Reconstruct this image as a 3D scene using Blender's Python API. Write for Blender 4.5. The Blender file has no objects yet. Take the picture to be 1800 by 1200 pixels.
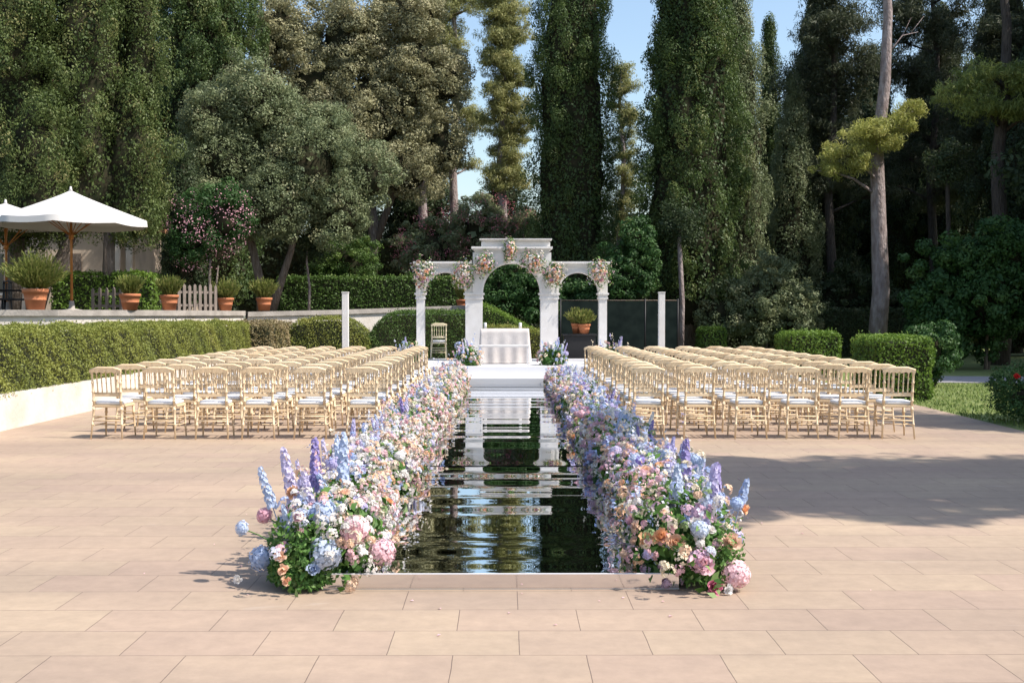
import bpy, math, random
import numpy as np
from mathutils import Vector, Matrix
PI = math.pi
rnd = random.Random(7)
R = np.random.default_rng(11)
sc = bpy.context.scene
COL = sc.collection
F, HX, HY, EYE = 2000.0, 890.0, 553.0, 1.59
def wx(px, Y): return (px - HX) / F * Y
def wz(py, Y): return EYE - (py - HY) / F * Y

# ------------------------------------------------------------------ materials
def new_mat(name):
    m = bpy.data.materials.new(name); m.use_nodes = True
    nt = m.node_tree; nt.nodes.clear()
    out = nt.nodes.new('ShaderNodeOutputMaterial')
    return m, nt, out
def N(nt, t, **kw):
    n = nt.nodes.new(t)
    for k, v in kw.items():
        if k in n.inputs: n.inputs[k].default_value = v
        else: setattr(n, k, v)
    return n
def c4(c): return (c[0], c[1], c[2], 1)
def simple(name, col, rough=.6, col2=None, scale=6, bump=0, bscale=40, metal=0, spec=.4, stretch=None, rndmix=False, bdist=.02):
    m, nt, out = new_mat(name)
    b = N(nt, 'ShaderNodeBsdfPrincipled'); b.inputs['Roughness'].default_value = rough
    b.inputs['Metallic'].default_value = metal; b.inputs['Specular IOR Level'].default_value = spec
    b.inputs['Base Color'].default_value = c4(col)
    tc = N(nt, 'ShaderNodeTexCoord')
    vec = tc.outputs['Object']
    if stretch:
        mp = N(nt, 'ShaderNodeMapping'); mp.inputs['Scale'].default_value = stretch
        nt.links.new(vec, mp.inputs['Vector']); vec = mp.outputs['Vector']
    if col2:
        if rndmix:
            oi = N(nt, 'ShaderNodeObjectInfo'); fac = oi.outputs['Random']
        else:
            nz = N(nt, 'ShaderNodeTexNoise'); nz.inputs['Scale'].default_value = scale; nz.inputs['Detail'].default_value = 6
            nt.links.new(vec, nz.inputs['Vector'])
            rp = N(nt, 'ShaderNodeValToRGB'); rp.color_ramp.elements[0].position = .35; rp.color_ramp.elements[1].position = .65
            nt.links.new(nz.outputs['Fac'], rp.inputs['Fac']); fac = rp.outputs['Color']
        mx = N(nt, 'ShaderNodeMixRGB'); mx.inputs[1].default_value = c4(col); mx.inputs[2].default_value = c4(col2)
        nt.links.new(fac, mx.inputs[0]); nt.links.new(mx.outputs[0], b.inputs['Base Color'])
    if bump:
        nz2 = N(nt, 'ShaderNodeTexNoise'); nz2.inputs['Scale'].default_value = bscale; nz2.inputs['Detail'].default_value = 5
        nt.links.new(vec, nz2.inputs['Vector'])
        bp = N(nt, 'ShaderNodeBump'); bp.inputs['Strength'].default_value = bump; bp.inputs['Distance'].default_value = bdist
        nt.links.new(nz2.outputs['Fac'], bp.inputs['Height']); nt.links.new(bp.outputs['Normal'], b.inputs['Normal'])
    nt.links.new(b.outputs[0], out.inputs[0])
    return m
def leafmat(name, a, b_, c=None, trans=.33, rough=.55):
    """leaf material: colour runs a -> b_ -> c with the random number each leaf cluster carries"""
    m, nt, out = new_mat(name)
    at = N(nt, 'ShaderNodeAttribute'); at.attribute_name = 'var'
    rp = N(nt, 'ShaderNodeValToRGB'); e = rp.color_ramp.elements
    e[0].color = c4(a); e[0].position = 0; e[1].color = c4(b_); e[1].position = .75 if c else 1
    if c: k = e.new(1.0); k.color = c4(c)
    nt.links.new(at.outputs['Fac'], rp.inputs['Fac'])
    p = N(nt, 'ShaderNodeBsdfPrincipled'); p.inputs['Roughness'].default_value = rough; p.inputs['Specular IOR Level'].default_value = .3
    t = N(nt, 'ShaderNodeBsdfTranslucent'); mx = N(nt, 'ShaderNodeMixShader'); mx.inputs[0].default_value = trans
    nt.links.new(rp.outputs[0], p.inputs['Base Color']); nt.links.new(rp.outputs[0], t.inputs['Color'])
    nt.links.new(p.outputs[0], mx.inputs[1]); nt.links.new(t.outputs[0], mx.inputs[2]); nt.links.new(mx.outputs[0], out.inputs[0])
    return m
def petalmat(name, a, b_=None, attr=False, trans=.3):
    m, nt, out = new_mat(name)
    if attr:
        at = N(nt, 'ShaderNodeAttribute'); at.attribute_name = 'tint'; src = at.outputs['Color']
    else:
        oi = N(nt, 'ShaderNodeObjectInfo'); mx0 = N(nt, 'ShaderNodeMixRGB')
        mx0.inputs[1].default_value = c4(a); mx0.inputs[2].default_value = c4(b_ or a)
        nt.links.new(oi.outputs['Random'], mx0.inputs[0]); src = mx0.outputs[0]
    p = N(nt, 'ShaderNodeBsdfPrincipled'); p.inputs['Roughness'].default_value = .65; p.inputs['Specular IOR Level'].default_value = .2
    t = N(nt, 'ShaderNodeBsdfTranslucent'); mx = N(nt, 'ShaderNodeMixShader'); mx.inputs[0].default_value = trans
    nt.links.new(src, p.inputs['Base Color']); nt.links.new(src, t.inputs['Color'])
    nt.links.new(p.outputs[0], mx.inputs[1]); nt.links.new(t.outputs[0], mx.inputs[2]); nt.links.new(mx.outputs[0], out.inputs[0])
    return m

# ------------------------------------------------------------------ mesh helpers
def mk_mesh(name, V, quads, mat, smooth=False, var=None, tint=None):
    """V (n,3) array, quads (m,4) array"""
    V = np.ascontiguousarray(V, dtype=np.float32); quads = np.ascontiguousarray(quads, dtype=np.int32)
    me = bpy.data.meshes.new(name)
    me.vertices.add(len(V)); me.vertices.foreach_set('co', V.ravel())
    k = quads.shape[1]
    me.loops.add(quads.size); me.loops.foreach_set('vertex_index', quads.ravel())
    me.polygons.add(len(quads)); me.polygons.foreach_set('loop_start', np.arange(len(quads), dtype=np.int32) * k)
    if var is not None:
        a = me.attributes.new('var', 'FLOAT', 'POINT'); a.data.foreach_set('value', np.ascontiguousarray(var, dtype=np.float32))
    if tint is not None:
        a = me.attributes.new('tint', 'FLOAT_COLOR', 'POINT'); a.data.foreach_set('color', np.ascontiguousarray(tint, dtype=np.float32).ravel())
    me.update(calc_edges=True); me.materials.append(mat)
    if smooth: me.polygons.foreach_set('use_smooth', np.ones(len(quads), dtype=bool))
    return me
def link(name, me, parent=None, loc=None):
    o = bpy.data.objects.new(name, me); COL.objects.link(o)
    if parent: o.parent = parent
    if loc is not None: o.location = loc
    return o
def empty(name, loc, rz=0):
    o = bpy.data.objects.new(name, None); COL.objects.link(o); o.location = loc; o.rotation_euler = (0, 0, rz)
    o.empty_display_size = .2
    return o
def tag(o, label=None, cat=None, group=None, kind=None):
    if label: o['label'] = label
    if cat: o['category'] = cat
    if group: o['group'] = group
    if kind: o['kind'] = kind
    return o
class MB:
    def __init__(s): s.v = []; s.f = []; s.sm = []
    def add(s, vs, fs, smooth=False):
        o = len(s.v); s.v += [tuple(v) for v in vs]; s.f += [tuple(i + o for i in f) for f in fs]; s.sm += [smooth] * len(fs)
        return s
    def box(s, x0, x1, y0, y1, z0, z1):
        vs = [(x, y, z) for z in (z0, z1) for y in (y0, y1) for x in (x0, x1)]
        return s.add(vs, [(0, 2, 3, 1), (4, 5, 7, 6), (0, 1, 5, 4), (2, 6, 7, 3), (0, 4, 6, 2), (1, 3, 7, 5)])
    def tube(s, pts, rad, n=8, cap=True):
        pts = [Vector(p) for p in pts]; vs = []; fs = []
        if not hasattr(rad, '__len__'): rad = [rad] * len(pts)
        up = Vector((0, 0, 1)); prev = None
        for i, p in enumerate(pts):
            d = (pts[min(i + 1, len(pts) - 1)] - pts[max(i - 1, 0)]).normalized()
            if prev is None:
                a = d.cross(Vector((1, 0, 0)) if abs(d.x) < .8 else Vector((0, 1, 0))).normalized()
            else: a = (prev - d * prev.dot(d)).normalized()
            prev = a; b = d.cross(a)
            for k in range(n):
                t = 2 * PI * k / n; vs.append(p + (a * math.cos(t) + b * math.sin(t)) * rad[i])
        for i in range(len(pts) - 1):
            for k in range(n):
                k2 = (k + 1) % n; fs.append((i * n + k, i * n + k2, (i + 1) * n + k2, (i + 1) * n + k))
        s.add(vs, fs, True)
        if cap:
            o = len(s.v) - len(vs)
            s.f.append(tuple(o + k for k in range(n))[::-1]); s.f.append(tuple(o + (len(pts) - 1) * n + k for k in range(n))); s.sm += [False, False]
        return s
    def lathe(s, prof, n=16, c=(0, 0, 0)):
        return s.tube_profile(prof, n, c)
    def tube_profile(s, prof, n, c):
        vs = []; fs = []
        for r, z in prof:
            for k in range(n):
                t = 2 * PI * k / n; vs.append((c[0] + r * math.cos(t), c[1] + r * math.sin(t), c[2] + z))
        for i in range(len(prof) - 1):
            for k in range(n):
                k2 = (k + 1) % n; fs.append((i * n + k, i * n + k2, (i + 1) * n + k2, (i + 1) * n + k))
        return s.add(vs, fs, True)
    def prism(s, poly, y0, y1):
        """poly in (x,z), extruded along y"""
        n = len(poly)
        vs = [(x, y0, z) for x, z in poly] + [(x, y1, z) for x, z in poly]
        fs = [tuple(range(n)), tuple(range(n, 2 * n))[::-1]] + [(i, i + n, (i + 1) % n + n, (i + 1) % n) for i in range(n)]
        return s.add(vs, fs)
    def mesh(s, name, mat, bevel=0):
        me = bpy.data.meshes.new(name); me.from_pydata(s.v, [], s.f); me.update()
        me.polygons.foreach_set('use_smooth', s.sm); me.materials.append(mat)
        import bmesh
        bm = bmesh.new(); bm.from_mesh(me); bmesh.ops.recalc_face_normals(bm, faces=bm.faces)
        if bevel:
            bmesh.ops.bevel(bm, geom=list(bm.edges), offset=bevel, segments=2, affect='EDGES', clamp_overlap=True)
        bm.to_mesh(me); bm.free()
        return me
    def obj(s, name, mat, parent=None, bevel=0): return link(name, s.mesh(name, mat, bevel), parent)

def unit(n):
    d = R.normal(size=(n, 3)); return d / np.linalg.norm(d, axis=1, keepdims=True)
def leaf_quads(P, Nrm, size, aspect=.5, upright=0., jit=.7):
    """rhombic leaves at P facing about Nrm. returns verts, quads"""
    n = len(P)
    nr = Nrm + unit(n) * jit; nr /= np.linalg.norm(nr, axis=1, keepdims=True)
    t = unit(n); t[:, 2] += upright * 2
    a = t - nr * np.sum(t * nr, axis=1, keepdims=True); a /= np.linalg.norm(a, axis=1, keepdims=True) + 1e-9
    b = np.cross(nr, a)
    L = (size * R.uniform(.6, 1.4, n))[:, None]; W = L * aspect
    fold = nr * L * .12
    V = np.stack([P - a * L * .5, P + b * W * .5 + fold, P + a * L * .5, P - b * W * .5 + fold], 1).reshape(-1, 3)
    return V, np.arange(4 * n).reshape(n, 4)
def clumps(C, RR, per, size, aspect=.5, upright=0., jit=.7, updark=0., shell=.45):
    """leaves on the outer shell of clumps C (n,3) with radii RR (n,3); each clump has its own var"""
    n = len(C); idx = np.repeat(np.arange(n), per)
    d = unit(n * per); d[:, 2] += .15
    rad = shell + (1 - shell) * np.sqrt(R.random(n * per))
    P = C[idx] + d * RR[idx] * rad[:, None]
    V, Q = leaf_quads(P, d, size, aspect, upright, jit)
    var = np.clip(R.random(n) ** 1.3, 0, 1)[idx] * .75 + R.random(n * per) * .25
    return V, Q, np.repeat(var, 4)
def join(parts):
    Vs, Qs, Ws, o = [], [], [], 0
    for V, Q, W in parts:
        Vs.append(V); Qs.append(Q + o); Ws.append(W); o += len(V)
    return np.concatenate(Vs), np.concatenate(Qs), np.concatenate(Ws)
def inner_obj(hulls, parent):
    V, Q, W = join(hulls); return link('shade_hull', mk_mesh('shade_hull', V, Q, M['inner']), parent)  # closed dark hull standing in for the deep shade between boughs
def crown_obj(name, parts, mat, parent):
    V, Q, W = join(parts); return link(name, mk_mesh(name, V, Q, mat, var=W), parent)

def hull_cyl(fr, H, zb, k=22, m=20):
    """dark hull inside a column: fr(t, th) -> radius"""
    T, A = np.meshgrid(np.linspace(0, 1, k + 1), np.linspace(0, 2 * PI, m, endpoint=False), indexing='ij')
    r_ = fr(T.ravel(), A.ravel()) * R.uniform(.50, .72, T.size) * np.where(T.ravel() > .98, .05, np.where(T.ravel() < .03, .25, 1))
    V = np.stack([r_ * np.cos(A.ravel()), r_ * np.sin(A.ravel()), zb + T.ravel() * H], 1)
    Q = np.array([[i * m + j, i * m + (j + 1) % m, (i + 1) * m + (j + 1) % m, (i + 1) * m + j] for i in range(k) for j in range(m)])
    return V, Q, np.zeros(len(V))
def hull_ball(c, rad, k=9, m=14, q=.52):
    T, A = np.meshgrid(np.linspace(.02, PI - .02, k + 1), np.linspace(0, 2 * PI, m, endpoint=False), indexing='ij'); T = T.ravel(); A = A.ravel()
    V = np.stack([np.sin(T) * np.cos(A), np.sin(T) * np.sin(A), np.cos(T)], 1) * np.array(rad) * q * R.uniform(.86, 1.0, (len(T), 1)) + np.array(c)
    Q = np.array([[i * m + j, i * m + (j + 1) % m, (i + 1) * m + (j + 1) % m, (i + 1) * m + j] for i in range(k) for j in range(m)])
    return V, Q, np.zeros(len(V))
def boughs(C, ctr, size, depth, zk=1.0, seed=0):
    """pull clusters that lie between boughs inward, so that boughs bulge out with dark gaps between them.
    C (n,3) points, ctr (n,3) the inner point each is pulled towards. returns new C and the bough number"""
    g = np.random.default_rng(seed); ns = max(6, int(len(C) / 16 / (size / .8) ** 2)); S = C[g.choice(len(C), min(ns, len(C)), replace=False)]
    k = np.array([1, 1, zk]); best = np.full(len(C), 1e9); which = np.zeros(len(C), int)
    for i, q in enumerate(S):
        d_ = np.linalg.norm((C - q) * k, axis=1); m_ = d_ < best; best[m_] = d_[m_]; which[m_] = i
    f = 1 + .10 - depth * np.clip(best / size, 0, 1.3) ** 1.6
    return ctr + (C - ctr) * f[:, None], which
# smooth value noise on sphere directions / heights for uneven outlines
def lumps(seed, k=5):
    g = np.random.default_rng(seed); fr = g.uniform(1, 5, (k, 3)); ph = g.uniform(0, 6.28, k); am = g.uniform(.4, 1, k)
    return lambda P: sum(am[i] * np.sin(P @ fr[i] + ph[i]) for i in range(k)) / am.sum()

# ------------------------------------------------------------------ colours
M = {}
M['chair'] = simple('limed_gold_wood', (.65, .485, .30), .55, (.74, .59, .40), rndmix=True, bump=.15, bscale=90)
M['chair_ivory'] = simple('pale_wood', (.72, .62, .42), .45)
M['cushion'] = simple('white_cushion_fabric', (.72, .71, .70), .8, bump=.2, bscale=60)
M['white'] = simple('white_painted_wood', (.70, .68, .665), .55, (.63, .605, .585), 4, bump=.15, bscale=30)
M['stagewhite'] = simple('white_stage_vinyl', (.72, .715, .73), .35)
M['cloth'] = simple('ivory_linen', (.60, .56, .54), .85, (.54, .50, .48), 8, bump=.3, bscale=50)
M['plaster'] = simple('cream_render', (.70, .65, .59), .9, (.56, .50, .43), 1.6, bump=.4, bscale=14)
M['coping'] = simple('weathered_stone', (.30, .27, .24), .9, (.42, .38, .34), 3, bump=.5, bscale=20)
M['terra'] = simple('terracotta', (.50, .19, .085), .75, (.42, .15, .07), 5, bump=.2, bscale=20)
M['soil'] = simple('soil', (.05, .035, .025), .95)
M['canvas'] = simple('ivory_canvas', (.62, .60, .585), .85, bump=.05, bscale=60)
M['pole'] = simple('varnished_pole', (.50, .20, .05), .4, (.38, .14, .03), 4)
M['picket'] = simple('weathered_picket', (.24, .195, .165), .9, (.17, .14, .12), 8, stretch=(4, 4, 1))
M['bark'] = simple('grey_brown_bark', (.13, .10, .08), .95, (.23, .19, .16), 5, bump=1.0, bscale=12, bdist=.08, stretch=(3, 3, .6))
M['barkdark'] = simple('dark_bark', (.05, .04, .035), .95, (.09, .075, .065), 5, bump=1.0, bscale=12, bdist=.08, stretch=(3, 3, .6))
M['barkpale'] = simple('pale_pine_bark', (.38, .32, .31), .95, (.22, .17, .16), 3.5, bump=1.0, bscale=9, bdist=.08, stretch=(2, 2, .7))
M['black'] = simple('black_metal', (.015, .015, .017), .5)
M['ochre'] = simple('ochre_render', (.60, .30, .07), .9, (.50, .26, .08), 2)
M['beige'] = simple('beige_render', (.62, .50, .38), .9, (.45, .36, .28), 1.2, bump=.3, bscale=10)
M['rooftile'] = simple('clay_roof', (.36, .17, .09), .85, (.28, .14, .08), 6)
M['glass'] = simple('dark_glass', (.02, .025, .03), .08, spec=.8)
M['screen'] = simple('dark_green_mesh', (.006, .012, .011), .8, (.014, .023, .020), 3, spec=.1)
M['stem'] = simple('green_stem', (.10, .20, .05), .6)
M['alu'] = simple('brushed_aluminium', (.75, .75, .76), .3, metal=1)
# leaves
M['lf_cypress'] = leafmat('cypress_leaf', (0.055, 0.095, 0.03), (0.11, 0.16, 0.045), (0.22, 0.22, 0.085))
M['lf_conifer'] = leafmat('conifer_leaf', (0.075, 0.115, 0.032), (0.145, 0.185, 0.058), (0.27, 0.24, 0.1))
M['lf_olive'] = leafmat('holm_oak_leaf', (0.15, 0.19, 0.095), (0.25, 0.285, 0.145), (0.36, 0.34, 0.2))
M['lf_grey'] = leafmat('dry_olive_leaf', (0.25, 0.25, 0.14), (0.38, 0.36, 0.2), (0.48, 0.43, 0.28))
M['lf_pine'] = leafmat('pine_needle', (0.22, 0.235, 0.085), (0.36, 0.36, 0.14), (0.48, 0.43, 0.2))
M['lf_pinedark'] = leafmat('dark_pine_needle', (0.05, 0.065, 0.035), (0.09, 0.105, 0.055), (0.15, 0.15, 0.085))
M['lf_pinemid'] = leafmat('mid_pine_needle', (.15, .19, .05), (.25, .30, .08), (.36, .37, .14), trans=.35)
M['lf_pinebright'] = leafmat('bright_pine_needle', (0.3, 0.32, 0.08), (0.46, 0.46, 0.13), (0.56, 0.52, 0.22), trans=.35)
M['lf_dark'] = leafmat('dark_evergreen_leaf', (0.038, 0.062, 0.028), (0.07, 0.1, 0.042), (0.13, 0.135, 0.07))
M['lf_bush'] = leafmat('glossy_bush_leaf', (0.03, 0.08, 0.022), (0.06, 0.13, 0.035), (0.13, 0.21, 0.07))
M['lf_hedge'] = leafmat('hedge_leaf', (.045, .095, .020), (.10, .17, .035), (.20, .27, .06), trans=.3)
M['lf_hedgeolive'] = leafmat('olive_hedge_leaf', (0.13, 0.165, 0.035), (0.26, 0.28, 0.06), (0.4, 0.37, 0.13), trans=.3)
M['lf_hedgedry'] = leafmat('dry_hedge_twig', (.15, .14, .05), (.28, .22, .12), (.35, .27, .18), trans=.2)
M['lf_hedgebright'] = leafmat('bright_hedge_leaf', (.08, .15, .025), (.17, .27, .04), (.28, .38, .08), trans=.35)
M['lf_pot'] = leafmat('potted_spiky_leaf', (.11, .15, .035), (.22, .24, .06), (.30, .28, .10), trans=.3)
M['lf_flor'] = leafmat('florist_leaf', (0.06, 0.15, 0.03), (0.12, 0.24, 0.05), (0.26, 0.36, 0.14), trans=.3)
M['lf_grass'] = leafmat('grass_blade', (.10, .16, .03), (.17, .23, .05), (.25, .28, .09), trans=.3)
M['inner'] = simple('shaded_twig_brown', (.022, .026, .014), 1.0, (.04, .035, .022), 5, spec=.05)  # twig brown taken near black, the shade inside crowns put into the colour
M['hedgecore'] = simple('hedge_inner_twigs', (.03, .035, .015), .95)
# petals
PET = {
 'blue': petalmat('blue_petal', (.46, .56, .76), (.60, .67, .80)),
 'lilac': petalmat('lilac_petal', (.52, .48, .72), (.64, .60, .77)),
 'violet': petalmat('violet_petal', (.29, .24, .52), (.42, .37, .62)),
 'pink': petalmat('pink_petal', (.84, .48, .56), (.88, .62, .66)),
 'hotpink': petalmat('deep_pink_petal', (.72, .24, .36), (.78, .34, .45)),
 'mauve': petalmat('mauve_petal', (.62, .38, .52), (.72, .50, .62)),
 'peach': petalmat('peach_petal', (.88, .58, .40), (.90, .68, .54)),
 'orange': petalmat('apricot_petal', (.88, .50, .28), (.88, .58, .36)),
 'white': petalmat('white_petal', (.86, .82, .78), (.88, .86, .84)),
 'mixed': petalmat('mixed_petal', None, None, attr=True),
 'red': petalmat('red_petal', (.60, .02, .02), (.70, .05, .05)),
}
TC = {'blue': (.50, .60, .86), 'lilac': (.62, .57, .84), 'violet': (.34, .27, .66), 'pink': (.88, .58, .62), 'mauve': (.74, .52, .62),
      'peach': (.90, .64, .46), 'white': (.88, .83, .79), 'cream': (.88, .78, .60), 'orange': (.88, .54, .32), 'pale': (.74, .76, .86), 'green': (.26, .36, .16), 'hotpink': (.74, .30, .42)}

# ------------------------------------------------------------------ ground
def ground_mat():
    m, nt, out = new_mat('dry_earth')
    tc = N(nt, 'ShaderNodeTexCoord'); nz = N(nt, 'ShaderNodeTexNoise'); nz.inputs['Scale'].default_value = .8; nz.inputs['Detail'].default_value = 8
    rp = N(nt, 'ShaderNodeValToRGB'); rp.color_ramp.elements[0].color = (.06, .07, .03, 1); rp.color_ramp.elements[1].color = (.13, .11, .07, 1)
    nt.links.new(tc.outputs['Object'], nz.inputs['Vector']); nt.links.new(nz.outputs['Fac'], rp.inputs['Fac'])
    b = N(nt, 'ShaderNodeBsdfPrincipled'); b.inputs['Roughness'].default_value = .95
    nt.links.new(rp.outputs[0], b.inputs['Base Color']); nt.links.new(b.outputs[0], out.inputs[0]); return m
def paving_mat():
    m, nt, out = new_mat('sandstone_paving')
    L = nt.links.new
    tc = N(nt, 'ShaderNodeTexCoord')
    mp = N(nt, 'ShaderNodeMapping'); mp.inputs['Location'].default_value = (-.378, -5.29 + .41 * 200, 0)
    L(tc.outputs['Object'], mp.inputs['Vector'])
    # slight wobble so that the joints are not ruled lines
    nzw = N(nt, 'ShaderNodeTexNoise'); nzw.inputs['Scale'].default_value = 3; L(mp.outputs[0], nzw.inputs['Vector'])
    wv = N(nt, 'ShaderNodeVectorMath', operation='SCALE'); wv.inputs['Scale'].default_value = .008; L(nzw.outputs['Color'], wv.inputs[0])
    ad = N(nt, 'ShaderNodeVectorMath', operation='ADD'); L(mp.outputs[0], ad.inputs[0]); L(wv.outputs[0], ad.inputs[1])
    def brick(c1, c2, mort, ms=.0045, bias=0):
        b = N(nt, 'ShaderNodeTexBrick'); b.offset = .5; b.offset_frequency = 2
        b.inputs['Scale'].default_value = 1; b.inputs['Brick Width'].default_value = .624; b.inputs['Row Height'].default_value = .41
        b.inputs['Mortar Size'].default_value = ms; b.inputs['Mortar Smooth'].default_value = .3; b.inputs['Bias'].default_value = bias
        b.inputs['Color1'].default_value = c4(c1); b.inputs['Color2'].default_value = c4(c2); b.inputs['Mortar'].default_value = c4(mort)
        L(ad.outputs[0], b.inputs['Vector']); return b
    b1 = brick((.418, .317, .246), (.440, .346, .254), (.20, .15, .12), .0023)
    # stains: long soft blotches
    n1 = N(nt, 'ShaderNodeTexNoise'); n1.inputs['Scale'].default_value = .55; n1.inputs['Detail'].default_value = 7; n1.inputs['Roughness'].default_value = .6
    mp2 = N(nt, 'ShaderNodeMapping'); mp2.inputs['Scale'].default_value = (.5, 1.2, 1); L(tc.outputs['Object'], mp2.inputs['Vector']); L(mp2.outputs[0], n1.inputs['Vector'])
    r1 = N(nt, 'ShaderNodeValToRGB'); r1.color_ramp.elements[0].position = .38; r1.color_ramp.elements[1].position = .66
    r1.color_ramp.elements[0].color = (.80, .79, .80, 1); r1.color_ramp.elements[1].color = (1.05, 1.03, 1.0, 1)
    L(n1.outputs['Fac'], r1.inputs['Fac'])
    mu = N(nt, 'ShaderNodeMixRGB', blend_type='MULTIPLY'); mu.inputs[0].default_value = 1; L(b1.outputs['Color'], mu.inputs[1]); L(r1.outputs[0], mu.inputs[2])
    n2 = N(nt, 'ShaderNodeTexNoise'); n2.inputs['Scale'].default_value = 9; n2.inputs['Detail'].default_value = 10; n2.inputs['Roughness'].default_value = .7
    L(tc.outputs['Object'], n2.inputs['Vector'])
    r2 = N(nt, 'ShaderNodeValToRGB'); r2.color_ramp.elements[0].position = .3; r2.color_ramp.elements[1].position = .7
    r2.color_ramp.elements[0].color = (.86, .855, .85, 1); r2.color_ramp.elements[1].color = (1.04, 1.03, 1.02, 1)
    L(n2.outputs['Fac'], r2.inputs['Fac'])
    mu2 = N(nt, 'ShaderNodeMixRGB', blend_type='MULTIPLY'); mu2.inputs[0].default_value = 1; L(mu.outputs[0], mu2.inputs[1]); L(r2.outputs[0], mu2.inputs[2])
    # rare pale scuffs
    n3 = N(nt, 'ShaderNodeTexNoise'); n3.inputs['Scale'].default_value = 1.6; n3.inputs['Detail'].default_value = 4; n3.inputs['Distortion'].default_value = 1.5
    mp3 = N(nt, 'ShaderNodeMapping'); mp3.inputs['Scale'].default_value = (.6, 2.5, 1); mp3.inputs['Rotation'].default_value = (0, 0, .3); L(tc.outputs['Object'], mp3.inputs['Vector']); L(mp3.outputs[0], n3.inputs['Vector'])
    r3 = N(nt, 'ShaderNodeValToRGB'); r3.color_ramp.elements[0].position = .69; r3.color_ramp.elements[1].position = .76; L(n3.outputs['Fac'], r3.inputs['Fac'])
    mx3 = N(nt, 'ShaderNodeMixRGB'); mx3.inputs[2].default_value = (.50, .43, .38, 1); L(mu2.outputs[0], mx3.inputs[1])
    mm = N(nt, 'ShaderNodeMath', operation='MULTIPLY'); mm.inputs[1].default_value = .35; L(r3.outputs[0], mm.inputs[0]); L(mm.outputs[0], mx3.inputs[0])
    p = N(nt, 'ShaderNodeBsdfPrincipled'); p.inputs['Roughness'].default_value = .75; p.inputs['Specular IOR Level'].default_value = .3
    L(mx3.outputs[0], p.inputs['Base Color'])
    bp = N(nt, 'ShaderNodeBump'); bp.inputs['Strength'].default_value = .35; bp.inputs['Distance'].default_value = .006
    L(n2.outputs['Fac'], bp.inputs['Height'])
    bp2 = N(nt, 'ShaderNodeBump'); bp2.inputs['Strength'].default_value = .8; bp2.inputs['Distance'].default_value = .006; bp2.invert = True
    L(b1.outputs['Fac'], bp2.inputs['Height']); L(bp.outputs[0], bp2.inputs['Normal']); L(bp2.outputs[0], p.inputs['Normal'])
    L(p.outputs[0], out.inputs[0]); return m
def sheet(name, pts, z, mat):
    me = bpy.data.meshes.new(name); me.from_pydata([(x, y, z) for x, y in pts], [], [tuple(range(len(pts)))]); me.update(); me.materials.append(mat)
    return link(name, me)
g = sheet('ground', [(-700, -300), (700, -300), (700, 900), (-700, 900)], -.03, ground_mat()); tag(g, kind='structure')
LAWN_E = [(7.1, -20), (7.05, 15), (7.3, 21), (7.6, 30)]
pav = sheet('pavement', [(-6.92, -20), (7.1, -20), (7.05, 15), (7.3, 21), (7.6, 30), (7.6, 33.5), (-6.92, 33.5)], 0, paving_mat()); tag(pav, kind='structure')
lawn = sheet('lawn', [(7.1, -20), (40, -20), (40, 60), (7.6, 60), (7.6, 30), (7.3, 21), (7.05, 15)], -.004, simple('turf', (.13, .17, .045), .95, (.19, .22, .07), 2)); tag(lawn, kind='structure')
pth = sheet('path', [(9.6, 26.6), (24, 24.5), (24, 27.3), (9.9, 29.6)], .006, simple('grey_path', (.30, .29, .30), .9, (.24, .23, .24), 4)); tag(pth, kind='structure')
# grass blades over the visible part of the lawn
n = 26000
gx = R.uniform(7.15, 14, n); gy = R.uniform(11, 26, n)
P = np.stack([gx, gy, np.full(n, .02)], 1); V, Q = leaf_quads(P, np.tile([0., -.6, .5], (n, 1)), .065, .3, 1., .5)
gr = link('grass', mk_mesh('grass', V, Q, M['lf_grass'], var=np.repeat(R.random(n), 4)))
tag(gr, 'short mown grass beside the paving behind the rose bush', 'grass', kind='stuff')

# ------------------------------------------------------------------ terrace
TL = [(-45, 25.5, 1.71), (-16, 27.2, 1.71), (-12.46, 28, 1.71), (-11.2, 28.4, 1.71), (-9.75, 29.6, 1.71), (-9.15, 31.2, 1.71), (-8.75, 33.6, 1.71), (-8.45, 36, 1.71)]
TR = [(-8.25, 36.2, 1.68), (-5.5, 37.5, 1.75), (-3.2, 38.6, 1.84), (-1.0, 39.3, 1.93), (.3, 39.5, 1.95)]
def wall_run(name, pts, thick, ztop, zbot, mat, parent, drop=0):
    mb = MB(); n = len(pts)
    P2 = [Vector((p[0], p[1])) for p in pts]; Ls = []; Rs = []
    for i in range(n):
        d = (P2[min(i + 1, n - 1)] - P2[max(i - 1, 0)]).normalized(); nn = Vector((d.y, -d.x))
        Ls.append(P2[i] + nn * thick / 2); Rs.append(P2[i] - nn * thick / 2)
    vs = []
    for i in range(n):
        zt = ztop(i); zb = zbot(i)
        vs += [(Ls[i].x, Ls[i].y, zb), (Rs[i].x, Rs[i].y, zb), (Rs[i].x, Rs[i].y, zt), (Ls[i].x, Ls[i].y, zt)]
    fs = [(0, 1, 2, 3), tuple(4 * (n - 1) + k for k in (3, 2, 1, 0))]
    for i in range(n - 1):
        for k in range(4):
            k2 = (k + 1) % 4; fs.append((4 * i + k, 4 * i + k2, 4 * i + 4 + k2, 4 * i + 4 + k))
    mb.add(vs, fs); return mb.obj(name, mat, parent)
for pts, lab in ((TL, 'long cream terrace wall with grey stone coping under the umbrella and pots'), (TR, 'shorter cream terrace wall with grey coping in front of the clipped hedge')):
    w = empty('terrace_wall', (0, 0, 0)); tag(w, lab, 'wall')
    wall_run('wall_face', pts, .30, lambda i: pts[i][2] - .15, lambda i: -.03, M['plaster'], w)
    wall_run('coping', pts, .44, lambda i: pts[i][2], lambda i: pts[i][2] - .15, M['coping'], w)
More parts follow.
